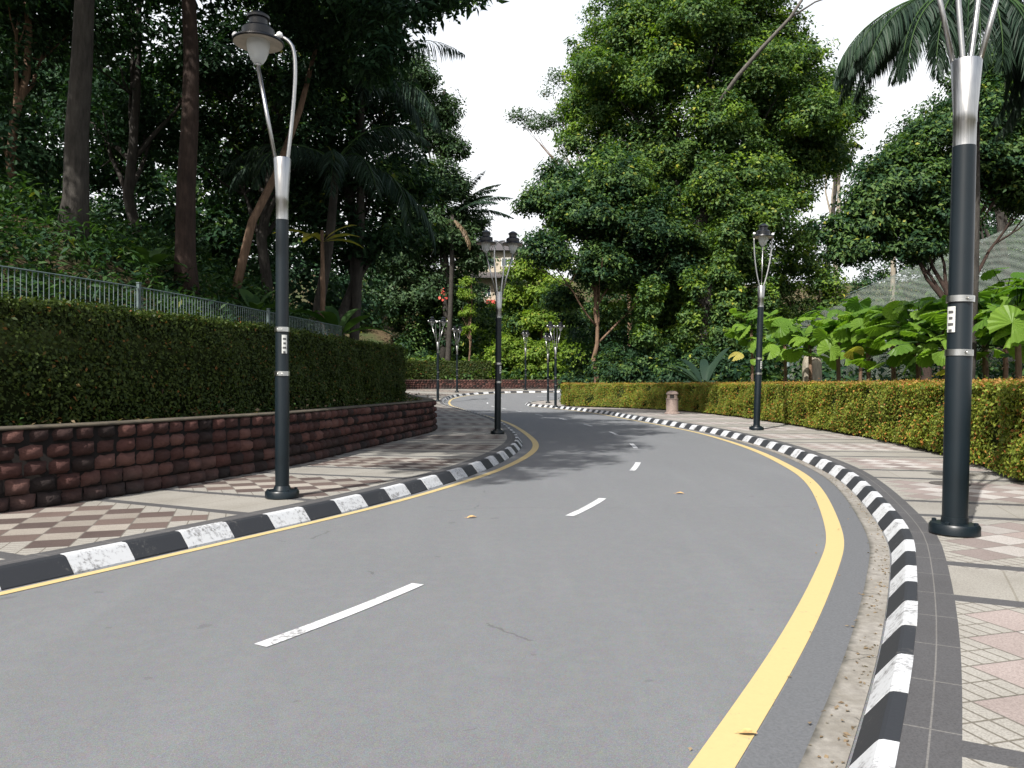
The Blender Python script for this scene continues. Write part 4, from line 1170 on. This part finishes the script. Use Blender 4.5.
# large paddle-leaved plants
def paddle(g, base, azi, elev, L, W, droop=.8):
    n = 9; t = np.linspace(0, 1, n); P = np.zeros((n, 3)); P[0] = base; d = np.array([math.cos(azi), math.sin(azi)])
    for i in range(1, n):
        e = elev-droop*t[i]**1.5; P[i] = P[i-1]+L/(n-1)*np.array([d[0]*math.cos(e), d[1]*math.cos(e), math.sin(e)])
    S = np.array([-d[1], d[0], 0]); w = W*np.clip(np.sin(np.pi*np.clip((t-.18)/.82, 0, 1)), 0, 1)**.6*.5+.015
    up = np.array([0, 0, .25])
    A = P+S*w[:, None]+up*w[:, None]; B = P-S*w[:, None]+up*w[:, None]
    V = np.vstack([A, P, B]); Q = []
    for i in range(n-1):
        Q += [(i, i+1, n+i+1, n+i), (n+i, n+i+1, 2*n+i+1, 2*n+i)]
    return V, Q
def banana(name, label, x, y, n, L, W, seed, mat='leaf_fern', h=.8, mats2=None, elev=(.5,1.4)):
    g = np.random.default_rng(seed); z = hz(x, y); root = empty(name, (x, y, z), label, 'plant')
    mb = MB(); mb.tube([(0,0,-.1),(0.03,0,h*.5),(0,0,h)], [.09,.08,.05], 10); mb.build('stem', M['bark_brown'], root, smooth=True)
    mb = MB()
    for k in range(n):
        V, Q = paddle(g, np.array([0, 0, h*.9]), k*2.4+g.uniform(-.3,.3), elev[0]+(elev[1]-elev[0])*((k*.618) % 1), L*g.uniform(.8,1.15), W, g.uniform(.5,1.2)); mb.add(V, Q)
    mb.build('leaves', M[mat], root, smooth=True)
    return root
def on_ray(px, Y): return (px-512)/F*Y
banana('banana_plant', 'young banana-like plant with upright pale leaves on the left slope, right of the left lamp', on_ray(338, 24), 24, 8, 1.7, .36, 91, 'leaf_fern')
banana('broadleaf_plant', 'plant with sunlit yellowish arching leaves high right of the left lamp pole', on_ray(322, 26), 26, 7, 1.7, .32, 92, 'leaf_yellow', h=3.8, elev=(.2,.9))
banana('broadleaf_plant', 'low broad-leaved plant beside the leaning thin trunk on the left slope', on_ray(255, 21), 21, 7, 1.1, .35, 93, 'leaf_fern', h=.5)
banana('broadleaf_plant', 'small broad-leaved plant between the two big left trunks', on_ray(148, 19), 19, 6, 1.0, .3, 94, 'leaf_fern', h=.4)
banana('understorey_palm', 'arching strap-leaved plant behind the hedge right of the litter bin', on_ray(705, 46), 46, 12, 3.2, .5, 95, 'palm', h=1.2, elev=(.3,1.3))
# leaning thin trunk
r_ = empty('leaning_tree', (on_ray(232,23), 23, hz(on_ray(232,23),23)-.2), 'thin pale trunk leaning to the right behind the left lamp pole', 'tree')
b0 = np.array(r_.location); mb = MB(); mb.tube([np.zeros(3), at(252,222,23.3)-b0, at(276,175,23.8)-b0, at(300,110,25)-b0, at(318,40,26)-b0], [.14,.12,.11,.09,.06], 9); mb.build('trunk', M['bark_brown'], r_, smooth=True)
g2 = np.random.default_rng(96)
crown('crown', LB([(318,40,30),(300,90,22),(335,70,22)], 26), g2, 90, 26, .5, .22, .1, M['leaf_dark'], r_, b0)

# ------------------------------------------------------------------ round-leaved fan palms behind the right hedge
def fan_leaf(g, c, n, r, mat_i, mb, spin):
    """pleated disc"""
    n = n/np.linalg.norm(n); a = np.cross(n, [0, 0, 1.0]); a /= (np.linalg.norm(a)+1e-6); b = np.cross(n, a)
    K = 30; V = [c]; Fc = []
    gap = 1.0
    for ring, rr_ in enumerate((.55, 1.0)):
        for i in range(K+1):
            t = spin+gap/2+(2*math.pi-gap)*i/K
            pl = (.035 if i % 2 else -.035)*rr_*r*1.2
            rad = r*rr_*(1 if ring == 0 or i % 2 == 0 else .95)
            droop = -.22*r*rr_**2*(1+.6*math.sin(t*2+spin))
            V.append(c+rad*(math.cos(t)*a+math.sin(t)*b)+n*(pl+droop))
    for i in range(K):
        Fc.append((0, 1+i, 2+i)); Fc.append((1+i, K+2+i, K+3+i, 2+i))
    mb.add(V, Fc, mat_i)
def fan_palm(label, x, y, h, nl, seed, r=.62, yel=1, group='round-leaved fan palms behind the right hedge'):
    g = np.random.default_rng(seed); z = hz(x, y); root = empty('fan_palm', (x, y, z), label, 'fan palm', group)
    mb = MB(); P = [(0,0,-.1),(.03,.02,h*.4),(-.03,0,h*.78)]; mb.tube(P, [.085,.07,.06], 9)
    for k in range(24):      # fibrous old leaf bases
        a = g.uniform(0, 6.28); zz = g.uniform(h*.3, h*.80); mb.tube([(0,0,zz),(math.cos(a)*.12, math.sin(a)*.12, zz-.12+g.uniform(-.1,.1))], [.02,.006], 4)
    mb.build('trunk', M['bark_brown'], root, smooth=True)
    mb = MB(); st = MB()
    for k in range(nl):
        a = k*2.399+g.uniform(-.3,.3); f = (k+.5)/nl
        el = 1.3-1.75*f; L = g.uniform(.45,1.1)*(.6+.6*f)
        b0 = np.array([0, 0, h*g.uniform(.56, .80)]); d = np.array([math.cos(a)*math.cos(el), math.sin(a)*math.cos(el), math.sin(el)])
        c = b0+d*L*1.25; st.tube([b0, b0+d*L*.7+np.array([0,0,.06]), c], [.016,.012,.01], 5)
        n = np.array([math.cos(a)*.4*(f+.2), math.sin(a)*.4*(f+.2), 1.15-.3*f])+g.normal(0, .45, 3)
        fan_leaf(g, c, n, r*g.uniform(.75, 1.15)*h/3.4, 1 if k >= nl-yel else 0, mb, a+math.pi)
    mb.build('leaves', [M['leaf_fan'], M['leaf_yellow']], root)
    st.build('leaf_stalks', M['leaf_fern'], root, smooth=True)
    return root
FP_ = [(752,38,5.0,'fan palm half hidden behind the slim right-hand lamp, leftmost of the row of round-leaved palms'),
       (785,34,4.7,'second fan palm from the left, with one pale disc leaf turned to the road'),
       (810,30.5,4.4,'fan palm in front of the thick pale stump behind the hedge'),
       (838,28,4.3,'fan palm left of the centre of the row with a yellowing lower leaf'),
       (868,26,4.2,'fan palm with a bare brown stem visible down to the hedge, middle of the row'),
       (893,24.3,4.0,'fan palm just left of the curving black tree trunk'),
       (918,22.8,3.8,'fan palm right under the curving black tree trunk'),
       (945,21.3,3.7,'fan palm directly behind the nearest right lamp pole'),
       (985,19.7,3.8,'tall fan palm just right of the nearest right lamp pole'),
       (1018,18.2,3.9,'fan palm cut by the right edge of the view, rightmost in the row'),
       (860,33,4.9,'back-row fan palm behind the middle of the others, below the umbrella-shaped tree'),
       (960,27,4.5,'tallest fan palm of the back row behind the nearest right lamp pole'),
       (1005,23,4.6,'back-row fan palm at the right edge with raised dark leaves')]
for k, (px, Y, h, lab) in enumerate(FP_):
    fan_palm(lab, on_ray(px, Y), Y, h*1.08, 34, 100+k, r=.40*3.4/h/1.08, yel=1 if k % 4 == 0 else 0)

# pale stump
mb = MB(); mb.lathe([(.52,0),(.44,.25),(.40,1.2),(.38,2.4),(.30,2.7),(.05,2.75)], 16)
o = mb.build('tree_stump', M['bark_pale'], smooth=True); o.location = (on_ray(812, 33), 33, hz(on_ray(812,33), 33)-.05)
tag(o, 'thick pale sawn tree trunk standing behind the right hedge among the fan palms', 'stump')

# ------------------------------------------------------------------ aviary net
r_ = empty('aviary_net', (30, 52, 0), 'great sloping grey-green aviary net stretched on masts behind the fan palms', 'aviary')
o0 = np.array([30, 52, 0.0])
def sag_sheet(A, B, C, D, n=24, sag=1.0):
    u, v = np.meshgrid(np.linspace(0,1,n), np.linspace(0,1,n)); u = u.ravel()[:, None]; v = v.ravel()[:, None]
    P = (A*(1-u)+B*u)*(1-v)+(D*(1-u)+C*u)*v
    P[:, 2] -= (sag*4*u*(1-u)*v*(1-v)*2+.25*np.abs(np.sin(u*9)))[:, 0]
    i = (np.arange(n-1)[:, None]*n+np.arange(n-1)[None]).ravel()
    return P, np.stack([i, i+1, i+1+n, i+n], 1)
A = np.array([15.5, 45, 3.6]); Bp = np.array([26, 44, 5.2]); Cp = np.array([46, 56, 17.5]); Dp = np.array([22, 62, 7])
P1, Q1 = sag_sheet(A, Bp, Cp, Dp); P2, Q2 = sag_sheet(np.array([15.5,45,0]), np.array([26,44,0]), Bp, A, sag=0); P3, Q3 = sag_sheet(np.array([26,44,0]), np.array([45,42,0]), np.array([45,42,15.]), Bp, sag=.6); P4, Q4 = sag_sheet(Bp, np.array([45,42,15.]), Cp, Cp, sag=0)
V = np.vstack([P1, P2, P3])-o0; Q = np.vstack([Q1, Q2+len(P1), Q3+len(P1)+len(P2)])
fast_mesh('netting', V, Q, M['net'], r_, smooth=True)
for p in (A, Bp, Dp, np.array([45,42,15.])):
    mb = MB(); mb.tube([np.array([p[0],p[1],-.2])-o0, p+np.array([0,0,.2])-o0], [.14,.1], 10); mb.build('mast', M['fence'], r_, smooth=True)
mb = MB()
for a, b_ in ((A,Bp),(Bp,Cp),(A,Dp),(Dp,Cp),(Bp,np.array([45,42,15.]))):
    mb.tube([a-o0, (a+b_)/2-o0-np.array([0,0,.4]), b_-o0], .03, 5)
mb.build('cables', M['fence'], r_)

# ------------------------------------------------------------------ house on the hill behind
hx, hy = -3.0, 112.0; hzb = EYE+(384-306)/F*hy
r_ = empty('hill_house', (hx, hy, hzb), 'cream two-storey house with a dark roof glimpsed on the hill between the trees', 'house')
mb = MB(); mb.box((0,0,2.2), (9,7,10.0), 0); wl = mb.build('wall', M['cream_wall'], r_)
mb = MB(); V = [(-5.2,-4.3,7.1),(5.2,-4.3,7.1),(5.2,4.3,7.1),(-5.2,4.3,7.1),(-4,0,9.0),(4,0,9.0)]
mb.add(V, [(0,1,5,4),(1,2,5),(2,3,4,5),(3,0,4),(3,2,1,0)]); mb.build('roof', M['roofm'], r_)
mb = MB(); V = [(-5.0,-3.4,4.3),(5.0,-3.4,4.3),(5.0,-5.0,3.5),(-5.0,-5.0,3.5),(-5.0,-3.4,4.1),(5.0,-3.4,4.1),(5.0,-5.0,3.3),(-5.0,-5.0,3.3)]
mb.add(V, [(0,3,2,1),(4,5,6,7),(0,1,5,4),(2,3,7,6),(1,2,6,5),(0,4,7,3)]); mb.build('canopy_roof', M['roofm'], r_)
for (x, z, w, h) in ((-.35,1.6,.9,1.3),(1.7,1.6,.9,1.3),(-2.4,1.6,.9,1.3),(-.2,5.6,1.6,1.1),(2.4,5.6,1.6,1.1),(-2.8,5.6,1.4,1.1)):
    mb = MB()
    for sx in (-1, 0, 1): mb.box((x+sx*w/2, -3.53, z), (.08, .08, h))
    for sz in (-1, 1): mb.box((x, -3.531, z+sz*h/2), (w+.08, .09, .08))
    fr_ = mb.build('window', M['trim'], r_)
    mb = MB(); mb.box((x, -3.505, z), (w-.04, .02, h-.04)); mb.build('pane', M['pane'], fr_)
mb = MB(); mb.box((.1, -3.9, .15), (1.2, .8, .5)); mb.build('awning', M['redm'], r_)
hb = MB(); hb.box((hx, hy+2, hzb-6), (16, 14, 6)); 

# red flowers hanging in the feathery dark tree
ft = bpy.data.objects['forest_tree.006']; g = np.random.default_rng(5); c = at(444, 292, 81)-np.array(ft.location)
P = c+g.normal(0, 1, (16, 3))*np.array([.2,.2,.4]); N = g.normal(0, 1, (16, 3)); N /= np.linalg.norm(N, axis=1)[:, None]
V, Q = leaf_quads(P, N, .3, .22, g); fast_mesh('red_flowers', V, Q, M['redm'], ft)

# ------------------------------------------------------------------ light, sky, camera
SUN_EL = 46.0; az = R(31)                 # light travels towards (+sin, +cos)
d = Vector((math.sin(az)*math.cos(R(SUN_EL)), math.cos(az)*math.cos(R(SUN_EL)), -math.sin(R(SUN_EL))))
ld = bpy.data.lights.new('sun', 'SUN'); ld.energy = 4.9; ld.angle = R(.53); ld.color = (1, .965, .915)
lo = bpy.data.objects.new('sun', ld); COL.objects.link(lo); lo.rotation_euler = d.to_track_quat('-Z', 'Y').to_euler()
w = bpy.data.worlds.new('World'); scene.world = w; w.use_nodes = True
nt = w.node_tree; nt.nodes.clear()
sky = nt.nodes.new('ShaderNodeTexSky'); sky.sky_type = 'NISHITA'; sky.sun_disc = False
sky.sun_elevation = R(SUN_EL); sky.sun_rotation = math.atan2(-d.x, -d.y) % (2*math.pi)
sky.air_density = 1.3; sky.dust_density = 5.0; sky.ozone_density = 1.2
tc = nt.nodes.new('ShaderNodeTexCoord'); sx = nt.nodes.new('ShaderNodeSeparateXYZ'); nt.links.new(tc.outputs['Generated'], sx.inputs[0])
rp = nt.nodes.new('ShaderNodeValToRGB'); nt.links.new(sx.outputs[2], rp.inputs[0])
rp.color_ramp.elements[0].position = .32; rp.color_ramp.elements[0].color = (.97,.97,.97,1)
rp.color_ramp.elements[1].position = .75; rp.color_ramp.elements[1].color = (.08,.08,.08,1)
hm = nt.nodes.new('ShaderNodeMix'); hm.data_type = 'RGBA'; nt.links.new(rp.outputs[0], hm.inputs[0]); nt.links.new(sky.outputs[0], hm.inputs[6]); hm.inputs[7].default_value = (5.3, 5.4, 5.55, 1)
bg = nt.nodes.new('ShaderNodeBackground'); bg.inputs[1].default_value = .13
ow = nt.nodes.new('ShaderNodeOutputWorld'); nt.links.new(hm.outputs[2], bg.inputs[0]); nt.links.new(bg.outputs[0], ow.inputs[0])

cd = bpy.data.cameras.new('camera'); cd.sensor_width = 36; cd.lens = F/1024*36; cd.clip_end = 5000; cd.clip_start = .05
co = bpy.data.objects.new('camera', cd); COL.objects.link(co); co.location = (0, 0, EYE); co.rotation_euler = (R(90), 0, 0)
scene.camera = co
vs = scene.view_settings; vs.view_transform = 'Standard'; vs.look = 'None'; vs.exposure = .9; vs.gamma = 1; vs.use_curve_mapping = False
scene.render.engine = 'CYCLES'
scene.cycles.max_bounces = 6; scene.cycles.diffuse_bounces = 3; scene.cycles.transparent_max_bounces = 8
scene.render.resolution_x = 1024; scene.render.resolution_y = 768
